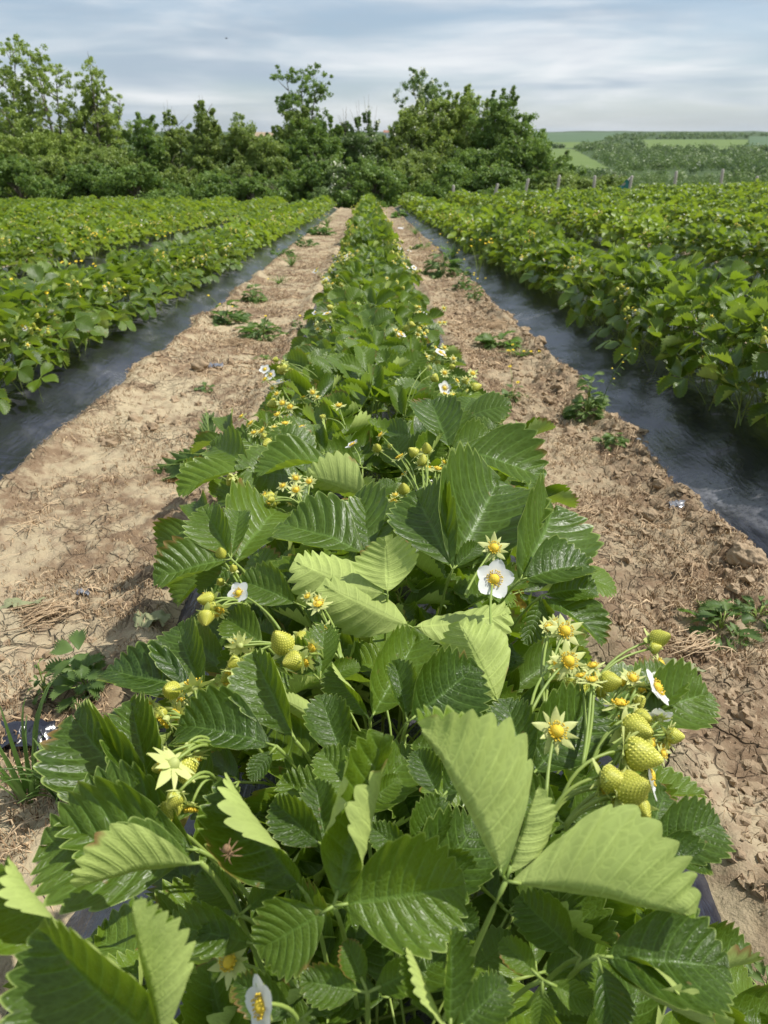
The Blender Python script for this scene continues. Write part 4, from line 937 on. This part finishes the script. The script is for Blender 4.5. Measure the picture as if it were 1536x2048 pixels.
# ------------------------------------------------------------------ far woods, hedges on the hillside
g = np.random.default_rng(9); N = 30000
aa = np.radians(g.uniform(-36, 36, N)); r_ = np.exp(g.uniform(math.log(60), math.log(1900), N)); X = np.sin(aa) * r_; Y = np.cos(aa) * r_; Z = TH(X, Y) + sm(120, 500, r_) * (fbm(X / 260, Y / 260, 4, 91) - 0.5) * r_ * 0.006
cv = cover(X, Y, Z, r_); pxs, pys = far_px(X, Y, Z)
keep = (cv == 2) & ((pys > 268)) & (fbm(X / 40, Y / 40, 3, 12) > .33)
keep &= ~((pys < 264))
X, Y, Z, r_ = X[keep], Y[keep], Z[keep], r_[keep]; n = min(len(X), 9000); X, Y, Z, r_ = X[:n], Y[:n], Z[:n], r_[:n]
hgt = g.uniform(2.0, 4.2, n) * np.clip(r_ / 260, .5, 1.25)
mb = MB(); sizes = np.clip(r_ / 260, .35, 2.2)
for lo, hi in ((0, 200), (200, 450), (450, 5000)):
    s = (r_ >= lo) & (r_ < hi)
    if s.any():
        ti = np.clip(fbm(X[s] / 18, Y[s] / 18, 2, 5) * 1.4 - .2 + g.normal(0, .18, s.sum()), 0, 1)
        cloud(mb, np.stack([X[s], Y[s], Z[s] + hgt[s] * .45], 1), hgt[s] * .75, 80 if hi < 1000 else 44, .36 * float(sizes[s].mean()), int(lo) + 3, ti, dw=3.0)
M_WOODS = tree_mat('far wood leaf', (.06, .11, .028), (.22, .29, .085), (.15, .24, .05))
o = obj('woods', mb.mesh('woods', M_WOODS, flat=True)); o['kind'] = 'stuff'; o['label'] = 'mixed wood spreading over the far hillside'; o['category'] = 'woods'

# pale houses on the far ridge, seen through the gap in the trees
M_WALLW = plain('white wall', (.66, .66, .62), (.74, .73, .70), .8, 1); M_ROOF = plain('tiled roof', (.30, .14, .09), (.38, .20, .13), .9, 3); M_DARKW = plain('dark window', (.05, .06, .08), None, .2, 3)
def box(mb, x0, x1, y0, y1, z0, z1, M=0):
    V = [(x, y, z) for x in (x0, x1) for y in (y0, y1) for z in (z0, z1)]
    mb.add(V, [(0, 1, 3, 2), (4, 6, 7, 5), (0, 4, 5, 1), (2, 3, 7, 6), (0, 2, 6, 4), (1, 5, 7, 3)], None, .5, M)
for (pxx, w, hh, lab, ro_) in ((778, 11, 4.2, 'small white house on the far ridge, left one in the tree gap', 1), (797, 17, 5.0, 'long white building on the far ridge, right one in the tree gap', 0)):
    p = PY(pxx, 273, 850); zz = TH1(p.x, p.y) - .5; zz = min(zz, p.z)
    th = thing('house', lab, 'house', (p.x, p.y, p.z - .5), 'white buildings on the ridge')
    mb = MB(); box(mb, -w / 2, w / 2, 0, 8, -3, hh); obj('wall', mb.mesh('wall', M_WALLW, flat=True), th)
    mb = MB(); mb.add([(-w / 2 - .4, -.4, hh), (w / 2 + .4, -.4, hh), (w / 2 + .4, 4, hh + 2.2), (-w / 2 - .4, 4, hh + 2.2), (-w / 2 - .4, 8.4, hh), (w / 2 + .4, 8.4, hh)], [(0, 1, 2, 3), (3, 2, 5, 4), (0, 3, 4, 4), (1, 5, 2, 2)])
    obj('roof', mb.mesh('roof', M_ROOF if ro_ else M_WALLW, flat=True), th)
    for q in range(3):
        mb = MB(); xq = -w / 2 + w * (q + .5) / 3; box(mb, xq - .6, xq + .6, -.05, .1, 1.2, 2.8); obj('window', mb.mesh('window', M_DARKW, flat=True), th)

# ------------------------------------------------------------------ fence posts along the end of the field
M_OLD = leaf_material('ageing strawberry leaf', (0.30, 0.17, 0.03, 1), (0.34, 0.30, 0.05, 1), (0.36, 0.32, 0.12, 1), (0.5, 0.4, 0.05, 1), rough=0.5)
OLDV = []
for i in range(3):
    mb = MB(); trifoliate(mb, 900 + i, 0.066, tint=.4, cup=(.3, .9)); OLDV.append(mb.mesh('leaf', [M_OLD, M_STALK]))
for i, p in enumerate(CENT[1:12]):
    for q in range(2):
        an = rnd.choice((1, -1)) * rnd.uniform(1.1, 2.2); d = Vector((math.sin(an), math.cos(an), 0)); J = p.location + d * rnd.uniform(.17, .24) + Vector((0, 0, rnd.uniform(.0, .05)))
        o = obj('leaf', OLDV[(i + q) % 3], p, inv(p, frame(J, d + Vector((0, 0, -.3)), Vector((rnd.uniform(-.3, .3), -.3, 1))))); o['label'] = 'old yellow-brown leaf low on the plant'
POSTS = [(812, 387, 0), (907, 370, 0), (996, 367, -14), (1057, 357, -9), (1119, 350, -2), (1190, 351, 1), (1264, 351, -3), (1353, 342, 2), (1446, 338, 3), (1515, 352, 0)]
WHICH = ['half-hidden fence post nearest the end of the central row', 'upright fence post, second from the row end', 'fence post leaning to the right below the dark trees', 'slightly leaning fence post at the edge of the dark trees',
         'upright fence post in front of the bright far field', 'fence post right of the bright far field', 'fence post with a fallen bar and teal sheet beside it', 'fence post in front of the far wood, second from the right', 'tall fence post near the right edge, in front of the far wood', 'low fence post, rightmost in the picture']
for q, (pxx, pt, lean) in enumerate(POSTS):
    yy = 31.0 - .05 * q; tp = PY(pxx, pt, yy); zb = TH1(tp.x, yy) - .2; Hh = tp.z - zb; rng = random.Random(q)
    mb = MB(); r0 = .058; tl = math.tan(R(-lean))
    pts = [Vector((-tl * Hh * (1 - f) * 1.0, 0, Hh * f)) for f in (0, .25, .5, .75, .97, 1)]
    tube(mb, pts, [r0 * 1.1, r0, r0 * .97, r0, r0 * .95, r0 * .6], 8)
    o = obj('fence_post', mb.mesh('fence_post', M_WOOD)); o.location = (tp.x, yy, zb); o['label'] = WHICH[q]; o['category'] = 'fence post'; o['group'] = 'fence posts along the far edge of the field'
yy = 30.8; a, b = PY(1266, 352, yy), PY(1243, 373, yy); mb = MB(); tube(mb, [a - b, Vector((0, 0, 0))], .045, 8)
o = obj('fallen_bar', mb.mesh('fallen_bar', M_WOOD)); o.location = b; o['label'] = 'slanting wooden bar propped against a fence post'; o['category'] = 'bar'
mb = MB(); n = 12; t_ = np.linspace(0, 1, n)[:, None]; s_ = np.linspace(-1, 1, 7)[None, :]
bb = np.array(b) * 0; dv = np.array(a - b)
Vx = bb + t_[..., None] * dv * .8 + np.stack([s_ * .16 + 0 * t_, -.06 - .05 * np.sin(t_ * 9 + s_ * 3), -.10 * np.abs(s_) - .07 * np.sin(t_ * 7 + s_ * 4)], -1)
mb.add(Vx.reshape(-1, 3), gridf(n, 7)); o = obj('plastic_sheet', mb.mesh('plastic_sheet', plain('teal sheet', (.02, .16, .16), (.03, .22, .20), .4, 5))); o.location = b - Vector((.1, 0, .05)); o['label'] = 'teal plastic sheet hanging on the slanting bar by the fence'; o['category'] = 'plastic sheet'

# ------------------------------------------------------------------ weeds, clods, straw and scraps in the furrows
def on_soil(px, py):
    p = P(px, py, 0.0)
    for _ in range(3): p = P(px, py, soil_at(p.x, p.y) - TH1(p.x, p.y))
    return Vector((p.x, p.y, soil_at(p.x, p.y)))
def lobed(mb, base, tip, up, w, rs, T=.5, n=9):
    """a deeply lobed weed leaf"""
    V, F, U = leaflet(L=1, Wd=w, nt=19, ns=3, fold=.15, curl=.2, bend=-.6, wav=.5, pleat=.3, rs=rs, tooth=2.6 if w > .4 else 1.4)
    d = Vector(tip) - Vector(base); A = np.array(frame(base, d, up) @ Matrix.Scale(d.length, 4)); mb.add(V @ A[:3, :3].T + A[:3, 3], F, U, T, 0)
def weed(px, py, r, h, n, lab, seed, yellow=0, grassy=False, lw=.45, name='weed', spread=None):
    rng = random.Random(seed); p = on_soil(px, py); th = thing(name, lab, 'weed', p, 'weeds in the furrows'); mb = MB(); st = MB(); r *= 1.3; h *= 1.5; n = int(n * 1.5)
    for q in range(n):
        a = rng.random() * 6.28; f = rng.random() ** .6; d = Vector((math.cos(a), math.sin(a), 0)); b = d * r * f * .55 + Vector((0, 0, h * (1 - f) * rng.uniform(.2, 1)))
        if grassy:
            e = d * r * rng.uniform(.3, 1) + Vector((0, 0, h * rng.uniform(.5, 1.0))); pts = bez((d.x * .01, d.y * .01, -.005), (e.x * .4, e.y * .4, e.z * .9), e, 7)
            V = []; sd_ = Vector((-d.y, d.x, 0)); 
            for i, q_ in enumerate(pts): w_ = .0035 * (1 - i / 6.2) + .0004; V += [tuple(q_ - sd_ * w_), tuple(q_ + Vector((0, 0, -.0008))), tuple(q_ + sd_ * w_)]
            mb.add(V, gridf(7, 3), None, rng.uniform(.3, .9))
        else:
            l = r * rng.uniform(.35, .65); e = b + d * l + Vector((0, 0, l * rng.uniform(-.25, .6))); lobed(mb, b, e, Vector((rng.uniform(-.4, .4), rng.uniform(-.4, .4), 1)), lw * rng.uniform(.8, 1.3), seed * 50 + q, rng.uniform(.2, .9))
            if q % 2 == 0: tube(st, bez((0, 0, -.01), (b.x * .4, b.y * .4, b.z), b, 4), .0011, 4)
    obj('leaves', mb.mesh('leaves', M_WEED), th)
    if st.V: obj('stem', st.mesh('stem', M_STALK), th)
    if yellow:
        fm = MB(); sm_ = MB()
        for q in range(yellow):
            c = Vector((rng.uniform(-r, r) * .8, rng.uniform(-r, r) * .8, h * rng.uniform(.7, 1.3))); b = MB()
            for i in range(8): blade(b, i * .785, .001, .008, .005, 0, .002, .7, 3, 3, rnd=.6)
            dome(b, .004, .003, .001, 3, 6); obj('yellow_flower', b.mesh('yellow_flower', M_YELLOW), th, Matrix.Translation(c) @ Vector((rng.uniform(-.4, .4), -.4, 1)).to_track_quat('Z', 'Y').to_matrix().to_4x4())
            tube(sm_, bez((0, 0, 0), (c.x * .3, c.y * .3, c.z * .7), c, 5), .0009, 4)
        obj('flower_stem', sm_.mesh('flower_stem', M_STALK), th)
    return th
WL = [
 (456, 642, .09, .06, 34, 'dark green weed tuft on the left furrow beside the film edge', 1, 3), (510, 606, .10, .07, 30, 'bushy weed with a pale top in the left furrow', 2, 0), (527, 672, .10, .05, 34, 'flat weed tuft in the middle of the left furrow', 3, 1),
 (583, 532, .13, .09, 30, 'weed tuft far down the left furrow', 4, 0), (526, 716, .05, .03, 16, 'small weed seedling patch in the left furrow', 5, 0), (560, 512, .14, .05, 22, 'thin weed at the shaded edge of the left furrow', 6, 2),
 (640, 470, .22, .12, 36, 'yellowish weeds near the end of the left furrow', 7, 8), (598, 660, .05, .03, 12, 'tiny weed close to the central row on the left', 8, 1),
 (885, 552, .15, .13, 46, 'large weed clump with yellow flowers in the right furrow', 9, 6), (948, 606, .08, .12, 26, 'weed with orange-yellow flowers at the right film edge', 10, 4), (1000, 692, .09, .05, 26, 'flat green weed on the right furrow ridge', 11, 0),
 (830, 470, .2, .1, 30, 'yellowish weed far down the right furrow', 12, 6), (1172, 838, .085, .09, 60, 'dark weed tuft in the right furrow hollow', 13, 0), (1232, 866, .04, .03, 18, 'small bright green weed on the clods', 14, 0), (1224, 905, .035, .02, 16, 'lowest small green weed on the clods', 15, 0),
 (1025, 800, .06, .06, 24, 'thin yellow-flowered weed beside the central row', 16, 2), (1040, 712, .07, .03, 20, 'yellowish creeping weed on the right ridge', 17, 7), (1515, 1235, .05, .04, 26, 'bright green weed at the right edge of the picture', 18, 0),
 (1440, 1260, .06, .04, 22, 'dark low weed left of the bright green one', 19, 0), (175, 1385, .036, .045, 34, 'creeping blue-green weed in the lower left furrow', 20, 0), (95, 1400, .028, .03, 14, 'small creeping weed beside the crumpled black film', 21, 0),
 (655, 450, .25, .10, 40, 'straggling weeds closing the far end of the left furrow', 26, 5), (612, 492, .16, .07, 30, 'low weed in the left furrow just before its far end', 27, 3), (560, 570, .08, .04, 22, 'pale weed against the central row in the left furrow', 28, 1), (800, 436, .25, .1, 36, 'weeds at the very end of the right furrow', 29, 3), (848, 500, .15, .10, 34, 'yellowish weed behind the large clump in the right furrow', 30, 5), (905, 520, .13, .12, 34, 'tall weed against the right film beside the large clump', 31, 4), (925, 585, .09, .08, 26, 'small leafy weed between the large clump and the orange-flowered weed', 32, 2),
 (1408, 888, .02, .018, 7, 'tiny seedling growing through the right film', 22, 0), (410, 780, .03, .025, 12, 'thin small weed beside the large dark clod', 23, 0), (1530, 1990, .04, .03, 18, 'blue-green weed in the bottom right corner', 24, 0), (240, 1480, .04, .03, 16, 'weed at the left foot of the nearest plants', 25, 0),
]
for (px, py, r, h, n, lab, sd_, yl) in WL: weed(px, py, r * (1 + .25 * math.sin(sd_ * 2.3)), h * (1.2 + .5 * math.sin(sd_)), n, lab, sd_, yl, sd_ in (4, 12, 17, 26, 28, 31), lw=.38 + .17 * (sd_ % 3))
weed(60, 1600, .07, .10, 16, 'grass tuft with long blades in the lower left corner', 40, 0, True, name='grass_tuft')
weed(130, 1590, .05, .05, 22, 'fine grass tuft right of the long-bladed one', 41, 0, True, name='grass_tuft')
# tall thin weed arching over the right film, and the big lobed-leaf weed by the central row
p = on_soil(1195, 845); th = thing('stem_weed', 'tall thin weed arching over the right film edge', 'weed', p, 'weeds in the furrows'); q_ = D(1262, 705, (p - CAM).dot(CF) * .98) - p; mb = MB(); tube(mb, bez((0, 0, 0), (q_.x * .2, q_.y * .2, q_.z * .8), q_, 10), .0013, 6); fm = MB()
for f in (.45, .6, .72, .85, 1):
    c = Vector(bez((0, 0, 0), (q_.x * .2, q_.y * .2, q_.z * .8), q_, 20)[int(f * 19)]); s_ = c + Vector((.012 * (1 if f in (.45, .72, 1) else -1), 0, .012)); tube(mb, [c, s_], .0008, 4); b = MB(); dome(b, .0035, .003, 0, 3, 6); fm.merge(b, Matrix.Translation(s_)); lobed(mb, c, c + Vector((.02, -.01, -.005)), (0, 0, 1), .3, 3)
obj('stem', mb.mesh('stem', M_WEED), th); obj('buds', fm.mesh('buds', M_YELLOW), th)
p = on_soil(455, 935); th = thing('lobed_weed', 'large weed with jagged blue-green leaves left of the central row', 'weed', p, 'weeds in the furrows'); dp = (p - CAM).dot(CF)
for (bx, by, tx, ty, dz, w) in ((455, 930, 275, 950, -.01, .36), (440, 925, 330, 915, .02, .40), (425, 930, 412, 822, .02, .30), (450, 920, 492, 868, .02, .26), (440, 935, 445, 1012, -.04, .42), (435, 930, 395, 850, .03, .25), (430, 935, 432, 880, -.01, .3)):
    mb = MB(); b = D(bx, by, dp) - p + Vector((0, 0, .02)); e = D(tx, ty, dp + dz) - p + Vector((0, 0, .02)); V, F, U = leaflet(L=1, Wd=w, nt=37, ns=4, fold=.25, curl=.25, bend=-.7, wav=.5, pleat=.25, rs=bx + tx, tooth=1.7)
    d = e - b; A = np.array(frame(b, d, camv((0, .5, .8))) @ Matrix.Scale(d.length, 4)); mb.add(V @ A[:3, :3].T + A[:3, 3], F, U, .3); tube(mb, [b + d * f for f in (0, .3, .6, .95)], [.002, .0016, .0012, .0005], 6, 1.0, 1); obj('leaf', mb.mesh('leaf', [M_WEED, M_STALK]), th)
mb = MB(); tube(mb, [(0, 0, -.01), (0, 0, .03)], .003, 6); obj('stem', mb.mesh('stem', M_STALK), th)

def lump(mb, c, r, rs, T=.5, n=8, k=12, flat=.75, amp=.35, fq=2.2):
    a = np.linspace(0, math.pi, n)[:, None]; b = np.linspace(0, 2 * math.pi, k + 1)[None, :-1]
    d = np.stack([np.sin(a) * np.cos(b), np.sin(a) * np.sin(b), np.cos(a) + 0 * b], -1)
    q = fbm(d[..., 0] * fq + rs * 3.1 + d[..., 2] * 1.7 + 50, d[..., 1] * fq - rs * 1.3 + d[..., 2] * 1.1 + 50, 4, rs, .6)
    q2 = fbm(d[..., 0] * fq * 5 + rs + 90, d[..., 1] * fq * 5 + d[..., 2] * fq * 4 + 90, 3, rs)
    rr_ = r * (1 + amp * (q - .5) * 2.2 + amp * .35 * (q2 - .5)); V = (d * rr_[..., None] * np.array([1, 1, flat])).reshape(-1, 3) + np.array(c)
    F = [(i * k + j, (i + 1) * k + j, (i + 1) * k + (j + 1) % k, i * k + (j + 1) % k) for i in range(n - 1) for j in range(k)]
    mb.add(V, F, None, T)
p = on_soil(1488, 1130); mb = MB(); lump(mb, (0, 0, .012), .036, 7, .7, 48, 72, 1.0, .38, 1.7)
o = obj('soil_clod', mb.mesh('soil_clod', M_CLOD)); o.location = p; o['label'] = 'large round clod of dry soil against the right film'; o['category'] = 'clod'; o['group'] = 'clods of dry soil'
for q, (px, py, r, lab) in enumerate(((1440, 1000, .020, 'clod on the right film edge above the plastic scrap'), (1375, 900, .018, 'clod at the film edge above the rusty dry plant'), (1318, 880, .016, 'pale clod left of the film edge, near the top weeds'), (1320, 960, .016, 'clod left of the rusty dry plant'),
        (1390, 1040, .020, 'clod just below the plastic scrap'), (1300, 1030, .017, 'rounded clod in the rough patch left of the plastic scrap'), (1240, 790, .022, 'clod next to the bay in the right film edge'), (1080, 690, .03, 'dark clod on the right ridge beside the film'), (400, 745, .035, 'large dark clod in the left furrow'), (378, 590, .0, ''))):
    if r == 0: continue
    p = on_soil(px, py); mb = MB(); lump(mb, (0, 0, r * .3), r, 20 + q, .5, 20, 28, .8, .4, 1.9)
    o = obj('soil_clod', mb.mesh('soil_clod', M_CLOD)); o.location = p; o['label'] = lab; o['category'] = 'clod'; o['group'] = 'clods of dry soil'
# crumbs
g = np.random.default_rng(4); mb = MB(); cnt = 0
for q in range(60000):
    if cnt > 7000: break
    y = 0.25 * math.exp(g.random() * math.log(36)); right = g.random() < .72
    x = g.uniform(.42, .90) if right else g.uniform(-1.05, -.42)
    w_ = vn(x * 7, y * 7, 91); dens = (w_ * 1.2 * (0.35 + sm(.45, .8, x))) if right else (.9 if w_ > .66 else .08)
    if g.random() > dens: continue
    r = (.0014 + .013 * g.random() ** 5.0) * (1 if y < 2 else 1.6); cnt += 1
    lump(mb, (x, y, 0), r, int(cnt % 97), float(g.uniform(.1, .9)), 6, 8, .75, 1.15, 1.8)
    mb.V[-1][:, 2] += soil_at(x, y) - r * .05
o = obj('soil_crumbs', mb.mesh('soil_crumbs', M_CLOD, flat=True)); o['kind'] = 'stuff'; o['label'] = 'crumbs of dry soil scattered in the furrows'; o['category'] = 'soil crumbs'
# straw and dead litter
def ribbon(mb, x, y, ln, w, an, T, lift=.003, cur=.5, g=g):
    n = 6; pts = []; a = an
    cx, cy = x, y
    for i in range(n): pts.append((cx, cy)); cx += math.cos(a) * ln / n; cy += math.sin(a) * ln / n; a += g.normal(0, cur)
    V = []
    for i, (u, v) in enumerate(pts):
        ww = w * (1 - .6 * abs(i / (n - 1) - .4)); nx, ny = -math.sin(a), math.cos(a); z = float(TH(u, v)) + lift * (1 + 2 * math.sin(i * 1.3 + x * 99)) ; V += [(u - nx * ww, v - ny * ww, z), (u, v, z + w * .8), (u + nx * ww, v + ny * ww, z)]
    return V
mb = MB(); cnt = 0; VV = []; TT = []
for q in range(220000):
    if cnt > 28000: break
    y = 0.22 * math.exp(g.random() * math.log(70)); side = g.random() < .5; x = g.uniform(.42, .92) if side else g.uniform(-1.08, -.40)
    pm = vn(x * 6 + 3, y * 5, 55) * .6 + vn(x * 17, y * 15, 56) * .4
    if g.random() > (1.0 if pm > .52 else .12) if not (x > .42 and y < .95 and vn(x * 30, y * 30, 3) > .35) else 1.0: continue
    big = g.random() < .10; ln = (g.uniform(.04, .12) if big else g.uniform(.006, .03)) * (1 if y < 3 else 1.6); w = (g.uniform(.0007, .0014) if big else g.uniform(.0005, .0012)) * (1 if y < 3 else 2)
    T = g.uniform(.55, 1) if (big or g.random() < .2) else g.uniform(-.1, .3)
    VV.append(ribbon(mb, x, y, ln, w, g.random() * 6.28, T, .0035, .5)); TT.append(T); cnt += 1
VV = np.array(VV); xy = VV[:, :, :2].reshape(-1, 2); zz, _ = soil_z(xy[:, :1], xy[:, 1:]); VV[:, :, 2] += zz.reshape(VV.shape[:2])
F0 = gridf(6, 3)
for v, T in zip(VV, TT): mb.add(v, F0, None, T)
o = obj('dry_litter', mb.mesh('dry_litter', M_STRAW)); o['kind'] = 'stuff'; o['label'] = 'dry brown plant litter and straw strewn over the furrows'; o['category'] = 'plant litter'
def tangle(px, py, r, n, lab, T0=.6, ang=None, name='straw_tangle'):
    p = on_soil(px, py); mb = MB(); gg = np.random.default_rng(int(px + py))
    for q in range(n):
        a = gg.normal(ang if ang is not None else 0, .35 if ang is not None else 3); ln = r * gg.uniform(.6, 1.6); d = Vector((math.cos(a), math.sin(a), 0)); o_ = Vector((gg.normal(0, r * .3), gg.normal(0, r * .3), gg.uniform(.0, .012)))
        pts = bez(o_ - d * ln / 2, o_ + Vector((gg.normal(0, r * .25), gg.normal(0, r * .25), gg.uniform(0, r * .25))), o_ + d * ln / 2 + Vector((0, 0, gg.uniform(-.003, .012))), 8)
        tube(mb, pts, float(gg.uniform(.0006, .0013)), 4, float(np.clip(gg.normal(T0, .2), 0, 1)))
    o = obj(name, mb.mesh(name, M_STRAW)); o.location = p + Vector((0, 0, .003)); o['label'] = lab; o['category'] = 'straw'; o['group'] = 'tangles of dry straw'
tangle(90, 1240, .055, 60, 'thick tangle of dry straw in the lower left furrow', .55, .5); tangle(50, 1060, .06, 9, 'few pale bent straws at the left edge of the picture', .95)
tangle(1180, 1140, .04, 26, 'dry straw stalks right of the central row', .8, 1.0); tangle(1170, 1030, .04, 22, 'small heap of pale straw beside the central row', .85, .3); tangle(985, 655, .12, 60, 'reddish straw heap in the right furrow', .55, .6)
tangle(860, 500, .2, 70, 'straw spread at the far end of the right furrow', .6, 1.2); tangle(230, 880, .07, 18, 'brown twigs in the left furrow near the film', .35, -.6); tangle(1390, 1300, .05, 24, 'dry pale stalks near the right edge', .85, .3); tangle(470, 690, .1, 40, 'brown straw patch in the left furrow', .45, .3)
tangle(130, 850, .08, 3, 'single dry stalk bent over the left film edge', .7, .3)

def scrap(px, py, r, lab, mat, rs, name='plastic_scrap', cat='plastic scrap', zs=.6, el=1.0):
    p = on_soil(px, py); n = 16; u, v = np.meshgrid(np.linspace(-1, 1, n), np.linspace(-1, 1, n), indexing='ij')
    q = fbm(u * 2.2 + rs, v * 2.2 - rs + 30, 4, rs); q2 = fbm(u * 3 + 9, v * 3 + rs + 30, 3, rs + 5); cut = 1 + .5 * (fbm(np.arctan2(v, u) * 2 + 30, u * 0 + rs, 2, rs) - .5)
    V = np.stack([u * r * cut * el + (q2 - .5) * r * .8, v * r * .6 * cut + (q - .5) * r, (q - .35) * r * 1.8 * zs + .004], -1).reshape(-1, 3)
    mb = MB(); mb.add(V, gridf(n, n)); o = obj(name, mb.mesh(name, mat)); o.location = p; o['label'] = lab; o['category'] = cat
M_FOIL = plain('dusty grey plastic', (.05, .055, .07), (.30, .31, .34), .25, 60, spec=.8); M_WHITE = plain('white paper', (.7, .7, .7), (.8, .8, .8), .7, 9); M_WILT = plain('wilted leaf', (.22, .25, .12), (.40, .40, .22), .8, 60, (.3, .3, .1), .2)
scrap(1362, 990, .021, 'crumpled grey plastic scrap among the clods on the right', M_FOIL, 3, el=1.5); scrap(166, 1190, .012, 'small blue-grey plastic scrap on the left furrow', M_FOIL, 4); scrap(70, 1495, .045, 'torn black film poking out of the soil at lower left', M_FILM, 5, name='torn_film', cat='plastic film', el=1.2)
scrap(1276, 775 + 108, .006, 'tiny white plastic bit left of the right film', M_WHITE, 6); scrap(800, 458, .07, 'white scrap lying far down the right furrow', M_WHITE, 8, name='paper_scrap', cat='scrap')
scrap(305, 1245, .028, 'pale wilted leaf curled on the left furrow', M_WILT, 9, name='wilted_leaf', cat='dead leaf'); scrap(45, 1212, .02, 'long wilted green leaf at the left edge', M_WILT, 12, name='wilted_leaf', cat='dead leaf', el=1.8); scrap(1345, 1340, .03, 'pale dried leaf beside the unripe berries on the right', M_WILT, 13, name='wilted_leaf', cat='dead leaf', el=1.5)
scrap(1400, 950, .022, 'rusty orange dried plant on the right film edge', M_ORANGE, 10, name='dried_plant', cat='dried plant', el=1.3); scrap(345, 965, .014, 'orange-brown dried plant bit under the jagged weed', M_ORANGE, 11, name='dried_plant', cat='dried plant'); scrap(432, 735, .03, 'small grey stone-like plastic lump beside the dark clod', M_FOIL, 14)

# brown spider on the broad leaf, and a bird far up in the sky
M_SPID = plain('spider brown', (.20, .12, .06), (.30, .18, .09), .6, 900)
sp_ = D(462, 1703, dref(1703) - .055); th = thing('spider', 'small brown spider on a dark leaf at lower left', 'spider', sp_); th.scale = (.72, .72, .72); n_ = camv((-.4, .3, .85)).normalized(); fr = frame((0, 0, 0), camv((.6, -.7, .2)), n_)
mb = MB(); lump(mb, (0, -.0035, .0025), .0035, 1, .5, 8, 10, .8, .1); lump(mb, (0, .001, .002), .0022, 2, .5, 8, 10, .8, .1)
mb.V = [v @ np.array(fr)[:3, :3].T for v in mb.V]; obj('body', mb.mesh('body', M_SPID), th)
for s in (-1, 1):
    for q in range(4):
        a = R(35 + q * 36); d = Vector((math.sin(a) * s, math.cos(a), 0)); mb = MB(); pts = [Vector((0, .001, .002)), d * .004 + Vector((0, 0, .0045)), d * .0075 + Vector((0, 0, .002)), d * .0095 + Vector((0, 0, -.0003))]
        tube(mb, [fr.to_3x3() @ p_ for p_ in pts], [.0005, .0005, .0004, .0002], 6); obj('leg', mb.mesh('leg', M_SPID), th)
bp = PY(453, 77, 60); th = thing('bird', 'tiny dark bird flying high in the cloudy sky', 'bird', bp); mb = MB(); M_BIRD = plain('dark feathers', (.03, .03, .035), None, .8, 5)
tube(mb, [(-.11, 0, 0), (-.07, 0, .005), (0, 0, .01), (.06, 0, .005), (.1, 0, .012)], [.004, .02, .028, .02, .008], 8); obj('body', mb.mesh('body', M_BIRD), th)
for s in (-1, 1):
    mb = MB(); mb.add([(-.04, 0, .01), (.04, 0, .01), (.03, s * .12, .05), (-.03, s * .12, .05), (-.05, s * .26, .02), (-.02, s * .26, .02)], [(0, 1, 2, 3), (3, 2, 5, 4)]); obj('wing', mb.mesh('wing', M_BIRD), th)

# yellow-flowered weeds growing through the first rows on the left, and leaning ones on the right
for q, (px, py, lab) in enumerate(((18, 560, 'yellow-flowered weed at the left edge among the strawberry leaves'), (75, 575, 'yellow-flowered weed in the left row, closest to the camera'), (150, 520, 'yellow-flowered weed behind the nearest left plants'),
        (180, 468, 'clump of yellow flowers in the second row to the left'), (335, 462, 'yellow flowers by the gap between the left rows'), (960, 480, 'small yellow-flowered weed in the right row'))):
    p = P(px, py, .38); zz = TH1(p.x, p.y) + .10; th = thing('yellow_weed', lab, 'weed', (p.x, p.y, zz), 'yellow-flowered weeds among the rows'); rng = random.Random(900 + q); fm = MB(); sm_ = MB()
    for w_ in range(4 if q < 2 else 8):
        c = Vector((rng.uniform(-.10, .10), rng.uniform(-.1, .1), rng.uniform(.21, .29))); b = MB()
        for i in range(9): blade(b, i * .698, .001, .009, .006, 0, .003, .7, 3, 3, rnd=.6)
        dome(b, .004, .003, .001, 3, 6); obj('yellow_flower', b.mesh('yellow_flower', M_YELLOW), th, Matrix.Translation(c) @ Vector((rng.uniform(-.4, .4), -.5, 1)).to_track_quat('Z', 'Y').to_matrix().to_4x4()); tube(sm_, bez((0, 0, 0), (c.x * .3, c.y * .3, c.z * .7), c, 6), .0014, 4)
    obj('stem', sm_.mesh('stem', M_STALK), th)

# ------------------------------------------------------------------ the air between here and the far ridge
hm = bpy.data.materials.new('haze'); hm.use_nodes = True; t = NT(hm.node_tree); t.n.clear()
vol = t.node('ShaderNodeVolumePrincipled', {'Color': (0.86, 0.93, 1.0, 1), 'Density': 0.00006, 'Anisotropy': 0.3})
t.node('ShaderNodeOutputMaterial', {'Volume': vol.outputs[0]})
mb = MB(); box(mb, -9300, 9300, -9300, 9300, -40, 60)
o = obj('haze', mb.mesh('haze', hm, flat=True)); o['kind'] = 'stuff'; o['label'] = 'thin bluish haze over the far hills'; o['category'] = 'haze'
